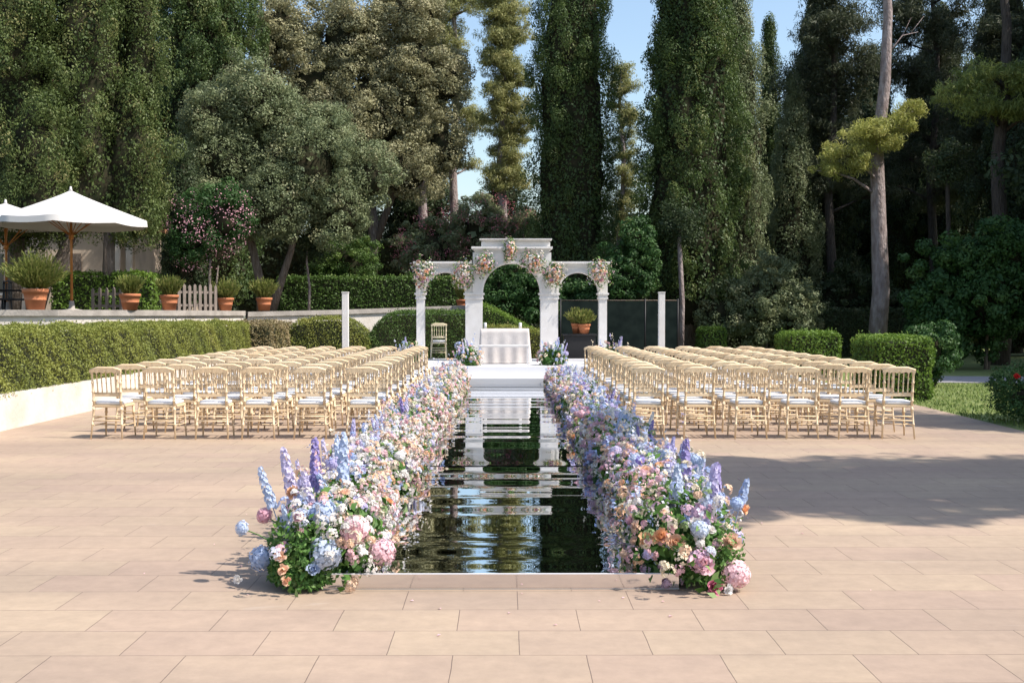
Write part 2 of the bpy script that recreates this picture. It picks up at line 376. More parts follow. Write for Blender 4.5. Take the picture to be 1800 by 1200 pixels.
tf = [(p[0], p[1]) for p in TL] + [(p[0], p[1]) for p in TR] + [(.3, 80), (-60, 80), (-60, 26)]
t = sheet('terrace_floor', [(x, y) for x, y in tf], 1.60, simple('terrace_gravel', (.20, .17, .13), .95, (.10, .09, .06), 2, bump=.5)); tag(t, kind='structure')
w = empty('planter_wall', (0, 0, 0)); tag(w, 'low cream wall along the paving in front of the long olive green hedge', 'wall')
LW = [(-7.08, 4), (-7.02, 14), (-6.98, 22), (-6.98, 31), (-6.6, 33.2), (-4.0, 33.6), (-2.8, 33.7)]
wall_run('wall_face', LW, .22, lambda i: .5, lambda i: -.03, M['plaster'], w)

# ------------------------------------------------------------------ hedges
def hedge(name, x0, x1, y0, y1, z0, z1, mat, label, group=None, dens=420, size=.05, aspect=.6, bulge=.06, slope=None, seed=1, faces='fltrb', rough=.5, cat='hedge'):
    """a clipped hedge: a solid twig body under an uneven coat of leaves. slope: z1 as a function of x"""
    root = empty(name, ((x0 + x1) / 2, (y0 + y1) / 2, z0)); tag(root, label, cat, group)
    lp = lumps(seed, 11); cx, cy = (x0 + x1) / 2, (y0 + y1) / 2
    zt = slope or (lambda x: z1 + 0 * x)
    ins = .07; k = 8
    vs = []; fs = []
    for i in range(k + 1):
        x = x0 + ins + (x1 - x0 - 2 * ins) * i / k; zz = float(zt(np.array(x))) - ins - .03
        vs += [(x - cx, y0 + ins - cy, -.0), (x - cx, y1 - ins - cy, -.0), (x - cx, y1 - ins - cy, zz - z0), (x - cx, y0 + ins - cy, zz - z0)]
    fs = [(0, 1, 2, 3), tuple(4 * k + q for q in (3, 2, 1, 0))]
    for i in range(k):
        for q in range(4): q2 = (q + 1) % 4; fs.append((4 * i + q, 4 * i + q2, 4 * i + 4 + q2, 4 * i + 4 + q))
    MB().add(vs, fs).obj('twig_body', M['hedgecore'], root)
    parts = []
    areas = {'f': ((x1 - x0) * (z1 - z0)), 'k': ((x1 - x0) * (z1 - z0)), 'l': (y1 - y0) * (z1 - z0), 'r': (y1 - y0) * (z1 - z0), 't': (x1 - x0) * (y1 - y0), 'b': 0}
    for f in faces:
        n = int(areas[f] * dens * (1.25 if f == 't' else 1))
        if n < 4: continue
        u = R.random(n); v = R.random(n)
        if f in 'fk':
            X = x0 + u * (x1 - x0); Z = z0 + v * (zt(X) - z0); Yc = np.full(n, y0 if f == 'f' else y1); nv = np.tile([0., -1. if f == 'f' else 1., .25], (n, 1))
        elif f in 'lr':
            X = np.full(n, x0 if f == 'l' else x1); Yc = y0 + u * (y1 - y0); Z = z0 + v * (zt(X) - z0); nv = np.tile([-1. if f == 'l' else 1., 0., .25], (n, 1))
        else:
            X = x0 + u * (x1 - x0); Yc = y0 + v * (y1 - y0); Z = zt(X); nv = np.tile([0., 0., 1.], (n, 1))
        Pp = np.stack([X, Yc, Z], 1)
        # round the edges: pull in toward the middle near edges
        ex = np.minimum(X - x0, x1 - X); ey = np.minimum(Yc - y0, y1 - Yc); ez = zt(X) - Z
        lump = lp(Pp * 2.2) * bulge + lp(Pp * 7) * bulge * .5
        Pp = Pp + nv * (lump[:, None] + (R.random(n)[:, None] - .6) * .09)
        rr = .14
        if f == 't': Pp[:, 2] -= np.clip(rr - np.minimum(ex, ey), 0, rr) ** 2 / rr * .8
        elif f in 'fk': Pp[:, 1] += (1 if f == 'f' else -1) * (np.clip(rr - ez, 0, rr) ** 2 / rr + np.clip(rr - ex, 0, rr) ** 2 / rr) * .7
        else: Pp[:, 0] += (1 if f == 'l' else -1) * (np.clip(rr - ez, 0, rr) ** 2 / rr + np.clip(rr - ey, 0, rr) ** 2 / rr) * .7
        V, Q = leaf_quads(Pp - np.array([cx, cy, z0]), nv, size, aspect, .3, .9)
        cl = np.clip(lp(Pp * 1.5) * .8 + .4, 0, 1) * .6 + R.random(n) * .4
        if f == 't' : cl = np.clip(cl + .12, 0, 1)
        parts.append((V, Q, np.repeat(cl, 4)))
    # stray twigs rising from the top
    n = int(areas['t'] * 40)
    if n:
        X = R.uniform(x0, x1, n); Pp = np.stack([X, R.uniform(y0, y1, n), zt(X) + R.random(n) ** 2 * .12], 1)
        V, Q = leaf_quads(Pp - np.array([cx, cy, z0]), np.tile([0., -1., .4], (n, 1)), size * 1.2, aspect * .7, .8, .8); parts.append((V, Q, np.repeat(R.random(n), 4)))
    crown_obj('leaves', parts, M[mat], root)
    return root
hedge('long_hedge', -8.5, -6.95, 6, 31.0, .42, 1.38, 'lf_hedgeolive', 'long olive green hedge above the low cream wall left of the chairs', dens=2500, size=.034, bulge=.10, seed=3, faces='frt')
hedge('dry_hedge', -7.5, -6.4, 31.0, 34.4, .42, 1.36, 'lf_hedgedry', 'dry brownish gap of hedge between the long hedge and the greener one', dens=900, size=.05, bulge=.12, seed=5)
hedge('rounded_hedge', -6.5, -4.05, 33.7, 35.2, .42, 1.5, 'lf_hedgeolive', 'rounded olive green hedge behind the white post on the left', dens=900, size=.05, bulge=.14, seed=6,
      slope=lambda x: 1.5 - .55 * np.abs((x + 5.4) / 1.3) ** 3)
hedge('green_hedge', -4.25, -.75, 33.9, 35.4, .3, 1.7, 'lf_hedge', 'fresh green hedge behind the left side of the wedding arch', dens=900, size=.05, bulge=.1, seed=8,
      slope=lambda x: 1.68 - .9 * np.clip((-3.2 - x) / 1.05, 0, 1) ** 2)
hedge('sloping_hedge', -.75, 1.35, 35.2, 36.8, 0, 1.9, 'lf_hedgebright', 'bright hedge with a sloping top seen through the central arch', dens=900, size=.05, bulge=.08, seed=9,
      slope=lambda x: 1.95 - .5 * np.clip(x + .75, 0, 3))
hedge('low_shrub_hedge', -.7, 1.25, 33.6, 34.6, 0, 1.2, 'lf_hedgeolive', 'lower olive hedge behind the draped table', dens=900, size=.05, bulge=.12, seed=10, slope=lambda x: 1.25 - .15 * np.clip(x, 0, 3))
hedge('clipped_hedge', -8.5, -1.1, 42, 43.2, 1.62, 2.98, 'lf_hedge', 'tall clipped hedge on the terrace left of the wedding arch', dens=520, size=.08, bulge=.06, seed=11)
hedge('terrace_hedge', -13.6, -10.55, 34, 35, 1.62, 2.83, 'lf_hedgebright', 'bright green hedge behind the picket fence under the umbrella', dens=500, size=.08, bulge=.1, seed=12)
hb = 'square hedge blocks right of the chairs'
hedge('hedge_block', 6.78, 7.85, 20.8, 22.4, 0, 1.17, 'lf_hedgebright', 'largest clipped hedge block beside the last column of chairs', hb, dens=1300, size=.05, bulge=.07, seed=13)
hedge('hedge_block', 6.84, 8.15, 27.6, 29, 0, 1.15, 'lf_hedgebright', 'middle sized clipped hedge block between the small and the largest ones', hb, dens=1100, size=.055, bulge=.05, seed=14)
hedge('hedge_block', 6.5, 7.38, 38, 39, 0, 1.15, 'lf_hedgebright', 'smallest clipped hedge block, next to the dark screen fence', hb, dens=900, size=.06, bulge=.05, seed=15)
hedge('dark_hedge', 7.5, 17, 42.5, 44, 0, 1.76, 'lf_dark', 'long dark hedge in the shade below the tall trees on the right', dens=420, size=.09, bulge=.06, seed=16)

# ------------------------------------------------------------------ trees
def trunk(root, pts, rad, mat='bark', name='trunk', n=10):
    return MB().tube(pts, rad, n).obj(name, M[mat], root)
def cypress(x, y, z0, H, Rm, mat, label, group=None, leaf=.10, dens=1.0, bot=.04, taper=3.0, seed=1, nm='cypress_tree', clump=(.29, .29, .48), ragged=.16):
    root = empty(nm, (x, y, z0)); tag(root, label, 'tree', group)
    trunk(root, [(0, 0, -.1), (0, 0, H * .5), (0, 0, H * .9)], [Rm * .14, Rm * .08, .03])
    area = 2 * PI * Rm * H * .8; nC = int(area / .27 * dens)
    t = bot + (1 - bot) * R.random(nC) ** .95; th = R.uniform(0, 2 * PI, nC)
    lp = lumps(seed)
    def rad(t, th):
        r = Rm * (1 - t ** taper) ** .85 * np.minimum(1, .72 + t * 1.4)
        q = np.stack([np.cos(th) * 1.6, np.sin(th) * 1.6, t * H * .33], 1)
        return r * (1 + ragged * lp(q) + .6 * ragged * lp(q * 2.7))
    r = rad(t, th) * (1 - .22 * R.random(nC) ** 1.3)
    C = np.stack([r * np.cos(th), r * np.sin(th), t * H], 1)
    ctr = C * np.array([0, 0, 1]) ; C, wh = boughs(C, ctr, .62, .34, .5, seed)
    s = R.uniform(.6, 1.3, nC)[:, None]
    parts = [clumps(C, np.array(clump) * s, 175, leaf * .80, .5, .7, .6, shell=.6)]
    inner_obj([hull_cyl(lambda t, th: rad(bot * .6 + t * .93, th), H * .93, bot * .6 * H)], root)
    # inner foliage that closes the column
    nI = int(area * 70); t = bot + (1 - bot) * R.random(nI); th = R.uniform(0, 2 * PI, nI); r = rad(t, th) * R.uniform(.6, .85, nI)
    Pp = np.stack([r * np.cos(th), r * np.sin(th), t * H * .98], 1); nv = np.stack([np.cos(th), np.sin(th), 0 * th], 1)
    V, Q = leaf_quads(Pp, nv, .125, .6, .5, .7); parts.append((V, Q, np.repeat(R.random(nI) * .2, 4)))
    crown_obj('crown', parts, M[mat], root)
    return root
def broad(x, y, z0, lobes, mat, label, leaf=.10, per=60, cl=.42, dens=1.0, trunks=None, nm='broadleaf_tree', aspect=.55, group=None, gaps=.0, seed=1, inner=5., bark='bark', cat='tree', flat=1.0, shell=.45):
    """lobes: list of (cx,cy,cz,rx,ry,rz) relative to the base"""
    root = empty(nm, (x, y, z0)); tag(root, label, cat, group)
    for p, r in (trunks or [([(0, 0, 0), (0, 0, lobes[0][2])], [.2, .1])]): trunk(root, p, r, bark)
    parts = []; hulls = []; lp = lumps(seed)
    for (a, b, c, rx, ry, rz) in lobes:
        area = 4 * PI * ((rx * ry) ** 1.6 / 3 + (rx * rz) ** 1.6 / 3 + (ry * rz) ** 1.6 / 3) ** (1 / 1.6)
        nC = int(area / (cl * cl * 2.0) * dens)
        d = unit(nC); d[:, 2] = np.where((d[:, 2] < -.6) & (R.random(nC) < .35), -d[:, 2], d[:, 2])
        rr = (1 + .18 * lp(d * 2.3 + a) + .10 * lp(d * 6 + b)) * R.uniform(.78, 1.03, nC)
        C = d * np.array([rx, ry, rz]) * rr[:, None] + np.array([a, b, c])
        cc = np.array([a, b, c]); C, wh = boughs(C, cc[None, :] + 0 * C, cl * 1.9, .30, 1., seed)
        s = R.uniform(.55, 1.25, len(C))[:, None] * cl
        parts.append(clumps(C, np.array([1, 1, .8 * flat]) * s, int(per * 2.3), leaf * .90, aspect, 0, .65, shell=max(shell, .5)))
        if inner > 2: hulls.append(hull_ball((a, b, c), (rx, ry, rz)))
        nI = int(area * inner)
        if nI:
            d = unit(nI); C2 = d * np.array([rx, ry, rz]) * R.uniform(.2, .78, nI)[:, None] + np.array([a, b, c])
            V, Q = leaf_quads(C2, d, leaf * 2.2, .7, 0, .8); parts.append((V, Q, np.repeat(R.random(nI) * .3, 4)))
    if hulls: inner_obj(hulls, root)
    crown_obj('crown', parts, M[mat], root)
    return root
def pine(x, y, z0, H, tr, mat, label, tufts, leaf=.16, per=80, bark='barkpale', lean=0., nm='pine_tree', group=None, bare=None, rad=.75, flat=.5):
    """tufts: list of (dx,dy,z,rx) foliage pads at the end of limbs"""
    root = empty(nm, (x, y, z0)); tag(root, label, 'tree', group)
    k = 7; pts = [(lean * i / k * H * .1 + .12 * math.sin(i * 1.7), .1 * math.cos(i * 2.1), H * i / k) for i in range(k + 1)]; pts[0] = (0, 0, -.1)
    def on_trunk(z):
        q = max(0, min(.999, z / H)) * k; i = int(q); f = q - i
        return Vector(pts[i]).lerp(Vector(pts[i + 1]), f)
    parts = []
    mb = MB().tube(pts, [tr * (1 - .75 * i / k) for i in range(k + 1)], 12)
    for (dx, dy, z, r) in tufts:
        r = r * 1.15
        s = on_trunk(max(.5, z - .35 * math.hypot(dx, dy) - .2)); e = Vector((dx, dy, z))
        m = s.lerp(e, .5) + Vector((0, 0, .25 * (rnd.random() - .3))) 
        mb.tube([s, m, e], [.07 + .01 * r, .045, .02], 6)
        nC = max(5, int(9 * r * r / (.30 * rad) ** 1)); d = unit(nC)
        C = np.array(e) + d * np.array([r, r, r * flat]) * (R.random(nC) ** .5 * R.uniform(.8, 1.25, nC))[:, None]
        s_ = R.uniform(.5, 1.2, nC)[:, None] * .33 * rad / .75
        parts.append(clumps(C, np.array([1, 1, .7]) * s_, int(per * 1.15), leaf * .95, .17, .5, 1.0, shell=.05))
        for q in range(min(9, nC)):
            mb.tube([m.lerp(e, .6), Vector(C[q])], [.02, .008], 4)
    for b in (bare or []):
        s = on_trunk(b[2]); e = Vector((b[0], b[1], b[3])); m = s.lerp(e, .5) + Vector((0, 0, .3))
        mb.tube([s, m, e], [.035, .02, .007], 5); mb.tube([m, m + Vector((rnd.uniform(-.5, .5), .3, .7))], [.012, .004], 4); mb.tube([m.lerp(e, .5), e + Vector((rnd.uniform(-.3, .3), .2, .6))], [.015, .005], 4)
    mb.obj('trunk', M[bark], root)
    if parts: crown_obj('crown', parts, M[mat], root)
    return root

# 1 big conifer above the umbrella (two stems' worth of upright plumes)
def plume_tree(x, y, z0, cols, mat, label, trunks):
    root = empty('conifer_tree', (x, y, z0)); tag(root, label, 'tree')
    for p, r in trunks: trunk(root, p, r)
    parts = []; hulls = []
    for (a, b, zb, zt, rm, sd) in cols:
        lp = lumps(sd); H = zt - zb; area = 2 * PI * rm * H; nC = int(area / .22)
        t = R.random(nC); th = R.uniform(0, 2 * PI, nC)
        q = np.stack([np.cos(th) * 1.7, np.sin(th) * 1.7, t * H * .55], 1)
        r = rm * np.sin(np.clip(t * .8 + .2, 0, 1) * PI) ** .35 * (1 + .30 * lp(q) + .16 * lp(q * 2.5)) * R.uniform(.8, 1.02, nC)
        C = np.stack([a + r * np.cos(th), b + r * np.sin(th), zb + t * H], 1); C, wh = boughs(C, C * np.array([0, 0, 1]) + np.array([a, b, 0]), .72, .50, .6, sd)
        parts.append(clumps(C, np.array([.34, .34, .50]) * R.uniform(.6, 1.3, nC)[:, None], 170, .078, .5, .6, .55, shell=.6))
        hv = hull_cyl(lambda t_, th_: rm * np.sin(np.clip(t_ * .8 + .2, 0, 1) * PI) ** .35 * (1 + .2 * lp(np.stack([np.cos(th_) * 1.7, np.sin(th_) * 1.7, t_ * H * .55], 1))), H * .9, .25); hv[0][:, :2] *= .85; hulls.append((hv[0] + np.array([a, b, zb]), hv[1], hv[2]))
        nI = int(area * 30); t = R.random(nI); th = R.uniform(0, 2 * PI, nI); r = rm * R.uniform(.2, .68, nI)
        Pp = np.stack([a + r * np.cos(th), b + r * np.sin(th), zb + .3 + t * (H - .6)], 1)
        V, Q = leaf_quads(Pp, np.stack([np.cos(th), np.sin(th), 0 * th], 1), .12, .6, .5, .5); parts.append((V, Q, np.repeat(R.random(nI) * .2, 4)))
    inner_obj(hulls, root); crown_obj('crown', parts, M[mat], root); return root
plume_tree(-13.2, 34, 1.6, [(-1.2, 0, 2.0, 11.5, 1.6, 1), (.7, .3, 2.4, 12.5, 1.6, 2), (1.9, .4, 2.2, 7.2, 1.15, 3), (-2.6, .5, 2.4, 12, 1.4, 4), (2.1, .7, 5.5, 10.6, .85, 5), (-.2, -1.1, 2.6, 6.2, 1.2, 6)], 'lf_conifer',
           'huge shaggy green conifer rising above the white umbrella',
           [([(-1.6, 0, -.1), (-1.4, 0, 1.5), (-1.3, 0, 4)], [.30, .24, .2]), ([(-.9, .1, -.1), (-.5, 0, .9), (.2, 0, 2.2), (.5, 0, 4)], [.22, .16, .15, .12]), ([(1.2, .3, 0), (1.3, .3, 3)], [.2, .15])])
cypress(-15.5, 48, 1.6, 17, 1.5, 'lf_cypress', 'slim dark cypress between the shaggy conifer and the broad cypress', seed=21, leaf=.12)
cypress(-12.0, 46, 1.6, 16.5, 2.75, 'lf_cypress', 'broad dark cypress towering behind the round holm oak', seed=22, leaf=.12, ragged=.22)
cypress(-10.35, 36.5, 1.6, 5.2, .62, 'lf_dark', 'narrow near black cypress left of the pink oleander', seed=23, leaf=.09)
# 3 holm oak
broad(-7.75, 39.5, 1.6, [(-1.79, 0.0, 5.15, 2.24, 2.02, 2.02), (0.67, 0.0, 5.04, 2.35, 2.13, 2.13), (-0.67, 0.0, 7.17, 1.68, 1.68, 1.68), (1.46, 0.22, 6.27, 1.34, 1.34, 1.46), (2.13, -0.11, 3.58, 1.23, 1.23, 1.68), (-2.46, -0.22, 6.72, 1.23, 1.23, 1.23), (-0.22, -0.67, 3.58, 2.02, 1.57, 1.46), (3.02, 0.22, 4.7, 0.9, 0.9, 1.12)],
      'lf_olive', 'round grey green holm oak on two slanting trunks behind the flower pots', leaf=.085, per=74, cl=.36, seed=31, nm='holm_oak_tree',
      trunks=[([(-.7, 0, -.1), (-.75, 0, 1.0), (-1.1, 0, 2.6), (-1.3, 0, 4.4)], [.20, .16, .13, .08]), ([(-.45, 0, -.1), (-.1, 0, 1.0), (.3, 0, 2.2), (.8, 0, 4.4)], [.17, .14, .11, .07])])
# 4 grey green tall tree
broad(-6.0, 50, 1.6, [(-2.4, 0, 9.2, 2.6, 2.2, 3.4), (.3, 0, 8.8, 3.0, 2.4, 3.2), (-.6, 0, 12.0, 2.7, 2.2, 2.4), (2.1, 0, 10.6, 1.9, 1.8, 2.4), (1.5, -.5, 6.2, 2.0, 1.6, 1.8), (3.2, 0, 7.2, 1.2, 1.2, 1.8), (-4.0, .3, 12.2, 1.8, 1.8, 2.2), (1.8, .3, 13.2, 2.0, 1.8, 1.6), (3.3, .2, 10.2, 1.3, 1.3, 1.6)],
      'lf_grey', 'airy grey green tree with pale twigs behind the holm oak', leaf=.11, per=70, cl=.42, dens=1.0, seed=32, inner=2.6, nm='grey_green_tree', shell=.2,
      trunks=[([(0, 0, -.1), (.2, 0, 4), (-.6, 0, 8), (-1.0, 0, 12)], [.3, .22, .14, .05]), ([(.2, 0, 3), (1.5, 0, 6.5), (2.2, 0, 10)], [.18, .12, .04]), ([(.2, 0, 4), (-2, 0, 8), (-2.8, 0, 11)], [.16, .1, .04])])
# 5 pines with sky gaps
def random_tufts(zlo, zhi, n, spread, rmin=.5, rmax=1.0, side=0):
    out = []
    for i in range(n):
        z = zlo + (zhi - zlo) * (i + rnd.random() * .8) / n; a = rnd.uniform(0, 2 * PI); q = spread * rnd.uniform(.35, 1) * (1 - .45 * (z - zlo) / (zhi - zlo))
        out.append((q * math.cos(a) + side, q * math.sin(a) * .7, z, rnd.uniform(rmin, rmax)))
    return out
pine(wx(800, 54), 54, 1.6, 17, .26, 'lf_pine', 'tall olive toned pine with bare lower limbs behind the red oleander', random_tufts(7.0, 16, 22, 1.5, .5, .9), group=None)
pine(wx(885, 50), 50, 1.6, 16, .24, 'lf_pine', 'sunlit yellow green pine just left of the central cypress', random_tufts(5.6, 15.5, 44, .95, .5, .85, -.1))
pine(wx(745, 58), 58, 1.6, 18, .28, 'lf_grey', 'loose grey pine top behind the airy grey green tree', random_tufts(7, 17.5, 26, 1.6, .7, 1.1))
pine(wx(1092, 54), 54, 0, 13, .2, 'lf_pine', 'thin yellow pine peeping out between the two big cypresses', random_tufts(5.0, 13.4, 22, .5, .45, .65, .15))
# 6 central cypress
cypress(wx(1005, 44), 44, 0, 17.5, 1.82, 'lf_cypress', 'tall columnar cypress right behind the wedding arch', seed=41, leaf=.095, dens=1.25, taper=5, ragged=.10, bot=.08)
# 8 big right cypress
cypress(wx(1212, 42), 42, 0, 17, 2.1, 'lf_cypress', 'widest cypress to the right of the wedding arch', seed=42, leaf=.105, dens=1.2, ragged=.2, bot=.12, taper=4)
cypress(wx(1292, 45), 45, 0, 15, 1.5, 'lf_olive', 'sunlit ragged cypress against the right side of the widest one', seed=43, leaf=.10, ragged=.25, bot=.05)
cypress(wx(1350, 50), 50, 0, 14.4, 1.05, 'lf_cypress', 'small cypress with a needle thin tip against the blue sky', seed=44, leaf=.10, taper=1.3, ragged=.12)
cypress(wx(1392, 47), 47, 0, 11.3, 1.25, 'lf_olive', 'shorter grey green cypress left of the dark conifers', seed=45, leaf=.1, taper=2, ragged=.2)
for px, y, hh, rr, lb in ((1530, 60, 14.6, 2.3, 'tall black evergreen right behind the pale pine trunk'), (1650, 60, 17.5, 2.5, 'tall black evergreen behind the right dark conifer'), (1760, 57, 18, 2.7, 'tallest black evergreen near the right edge of the view'), (1430, 58, 17.5, 1.6, 'tall black evergreen left of the pale pine trunk')):
    cypress(wx(px, y), y, 0, hh, rr, 'lf_dark', lb, seed=px, leaf=.15, ragged=.28)
hedge('back_hedge', -30, -2.5, 56, 57.5, 1.6, 5.2, 'lf_dark', 'dark overgrown hedge closing the terrace behind all the trees', dens=90, size=.2, bulge=.3, seed=17, faces='ft')
hedge('back_hedge', -2.4, 32, 57, 58.5, 0, 4.4, 'lf_dark', 'dark overgrown hedge behind the screen fence and right hand wood', dens=90, size=.2, bulge=.3, seed=18, faces='ft')
# bushes in the middle
def bush(x, y, z0, lobes, mat, label, leaf=.08, per=60, cl=.28, seed=1, nm='leafy_bush', **kw):
    return broad(x, y, z0, lobes, mat, label, leaf, per, cl, seed=seed, nm=nm, trunks=[([(0, 0, -.05), (.05, 0, lobes[0][2] * .7)], [.06, .03]), ([(.1, .1, -.05), (.3, 0, lobes[0][2] * .6)], [.05, .02])], cat='bush', inner=9, **kw)
bush(wx(1108, 38), 38, 0, [(0, 0, 2.9, 1.0, .9, 1.3), (-.5, 0, 1.9, .8, .8, .9), (.3, .2, 4.0, .6, .6, .7)], 'lf_bush', 'glossy green bush above the dark screen fence', seed=51, leaf=.11, aspect=.5)
bush(wx(612, 44), 44, 1.6, [(0, 0, 1.9, 1.25, 1, 1.3), (-.9, 0, 1.5, .8, .8, .9)], 'lf_hedge', 'sunlit green shrub rising above the clipped terrace hedge', seed=52)
bush(wx(1735, 33), 33, 0, [(0, 0, 2.2, 2.1, 1.5, 2.0), (-1.2, 0, 1.4, 1.1, 1, 1.3), (.8, 0, 3.2, 1.3, 1.1, 1.1)], 'lf_bush', 'large dark green bush in the shade at the far right', seed=53, leaf=.12)
bush(wx(1636, 25), 25, 0, [(0, 0, .8, .52, .5, .58)], 'lf_bush', 'rounded green shrub behind the largest hedge block', seed=54, leaf=.07, cl=.18)
bush(wx(1340, 41), 41, 0, [(0, 0, 2.0, 1.5, 1, 1.7), (-1.6, 0, 1.7, 1.1, .9, 1.3), (1.2, 0, 1.5, 1, .9, 1.2)], 'lf_olive', 'tangled grey green bushes below the sunlit ragged cypress', seed=55, leaf=.09)
bush(wx(1480, 46), 46, 0, [(0, 0, 2.0, 1.6, 1, 1.7), (1.9, 0, 1.5, 1.1, .9, 1.3)], 'lf_dark', 'dark undergrowth bush beside the pale pine trunk', seed=56, leaf=.1)
bush(wx(925, 38.5), 38.5, 0, [(-.6, 0, 2.2, 1.2, .9, 1.2), (.8, 0, 1.9, 1.1, .9, 1.4), (2.2, 0, 1.6, 1.0, .9, 1.2)], 'lf_bush', 'dark leafy bush seen through the central arch', seed=57, leaf=.1)
# oleanders: crown plus blossoms
def oleander(x, y, z0, lobes, petal, label, nb, seed):
    root = bush(x, y, z0, lobes, 'lf_bush' if petal == 'pink' else 'lf_olive', label, seed=seed, leaf=.12, nm='oleander_bush', aspect=.3)
    Vs = []; Qs = []; o = 0
    for (a, b, c, rx, ry, rz) in lobes:
        n = nb; d = unit(n); d[:, 1] = -np.abs(d[:, 1]); C = d * np.array([rx, ry, rz]) * 1.03 + np.array([a, b, c])
        idx = np.repeat(np.arange(n), 22); Pp = C[idx] + R.normal(size=(n * 22, 3)) * .12
        V, Q = leaf_quads(Pp, d[idx], .045, .9, 0, .9); Vs.append(V); Qs.append(Q + o); o += len(V)
    ob = link('blossoms', mk_mesh('blossoms', np.concatenate(Vs), np.concatenate(Qs), PET['softpink' if petal == 'pink' else 'darkrose']), root); ob['kind'] = 'stuff'
PET['softpink'] = petalmat('soft_pink_petal', (.66, .33, .40), (.7, .38, .44))
PET['darkrose'] = petalmat('dark_rose_petal', (.55, .16, .20), (.62, .22, .26))
oleander(wx(368, 35), 35, 1.6, [(-.5, 0, 2.5, .8, .7, 1.1), (.5, 0, 2.9, .8, .7, 1.0)], 'pink', 'pink flowering oleander left of the holm oak trunks', 26, 61)
oleander(wx(830, 47), 47, 1.6, [(-1.6, 0, 2.7, 1.5, 1.1, 1.5), (.4, 0, 3.3, 1.7, 1.1, 1.6), (2.0, 0, 2.8, 1.3, 1.1, 1.4)], 'dark', 'dark red flowering oleander behind the top of the wedding arch', 70, 62)
# right hand shaded wood
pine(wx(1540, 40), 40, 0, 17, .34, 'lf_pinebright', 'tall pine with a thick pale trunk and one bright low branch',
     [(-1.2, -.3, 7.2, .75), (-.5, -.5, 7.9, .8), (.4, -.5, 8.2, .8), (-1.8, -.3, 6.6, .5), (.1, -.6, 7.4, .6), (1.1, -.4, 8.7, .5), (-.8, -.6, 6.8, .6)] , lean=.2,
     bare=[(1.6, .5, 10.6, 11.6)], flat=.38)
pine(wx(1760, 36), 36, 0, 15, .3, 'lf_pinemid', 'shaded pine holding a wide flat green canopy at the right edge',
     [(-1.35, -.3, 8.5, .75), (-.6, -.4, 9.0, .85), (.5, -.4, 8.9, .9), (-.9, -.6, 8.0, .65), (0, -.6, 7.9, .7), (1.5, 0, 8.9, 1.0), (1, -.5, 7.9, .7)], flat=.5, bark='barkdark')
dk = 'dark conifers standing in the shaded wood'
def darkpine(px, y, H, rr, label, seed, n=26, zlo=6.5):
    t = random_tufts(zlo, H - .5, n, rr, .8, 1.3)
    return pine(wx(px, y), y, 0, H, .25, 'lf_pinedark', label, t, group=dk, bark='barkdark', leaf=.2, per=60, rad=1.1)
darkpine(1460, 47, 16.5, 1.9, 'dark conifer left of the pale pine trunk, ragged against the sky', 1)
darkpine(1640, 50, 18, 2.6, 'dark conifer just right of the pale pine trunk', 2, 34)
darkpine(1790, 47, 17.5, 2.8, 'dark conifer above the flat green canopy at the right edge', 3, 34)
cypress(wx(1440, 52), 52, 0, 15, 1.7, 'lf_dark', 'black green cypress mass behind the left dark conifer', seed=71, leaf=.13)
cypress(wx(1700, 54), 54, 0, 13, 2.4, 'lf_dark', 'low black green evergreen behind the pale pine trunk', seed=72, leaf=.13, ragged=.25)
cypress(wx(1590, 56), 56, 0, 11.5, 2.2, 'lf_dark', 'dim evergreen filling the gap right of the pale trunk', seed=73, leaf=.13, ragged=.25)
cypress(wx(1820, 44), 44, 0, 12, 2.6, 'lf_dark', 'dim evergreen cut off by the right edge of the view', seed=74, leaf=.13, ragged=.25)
# slim trunks seen in the undergrowth
def stem_tree(px, y, ytop, r, label, mat='barkpale', z0=0):
    root = empty('young_tree', (wx(px, y), y, z0)); tag(root, label, 'tree'); zt = wz(ytop, y) - z0
    trunk(root, [(0, 0, -.1), (.04, 0, zt * .5), (-.06, 0, zt), (-.02, 0, zt + .7)], [r, r * .85, r * .7, r * .3], mat)
    C = np.array([0, 0, zt + .7]) + unit(26) * np.array([.75, .5, .8]) * R.uniform(.3, 1, (26, 1)); crown_obj('crown', [clumps(C, np.full((26, 3), .34), 150, .09, .5)], M['lf_dark'], root)
stem_tree(1197, 39.6, 425, .11, 'slim grey trunk between the screen fence and smallest hedge block')
stem_tree(543, 40, 460, .05, 'very thin young tree in front of the clipped terrace hedge', z0=1.6)
stem_tree(1668, 38, 330, .10, 'thin dark trunk deep in the shade of the right wood', 'barkdark')
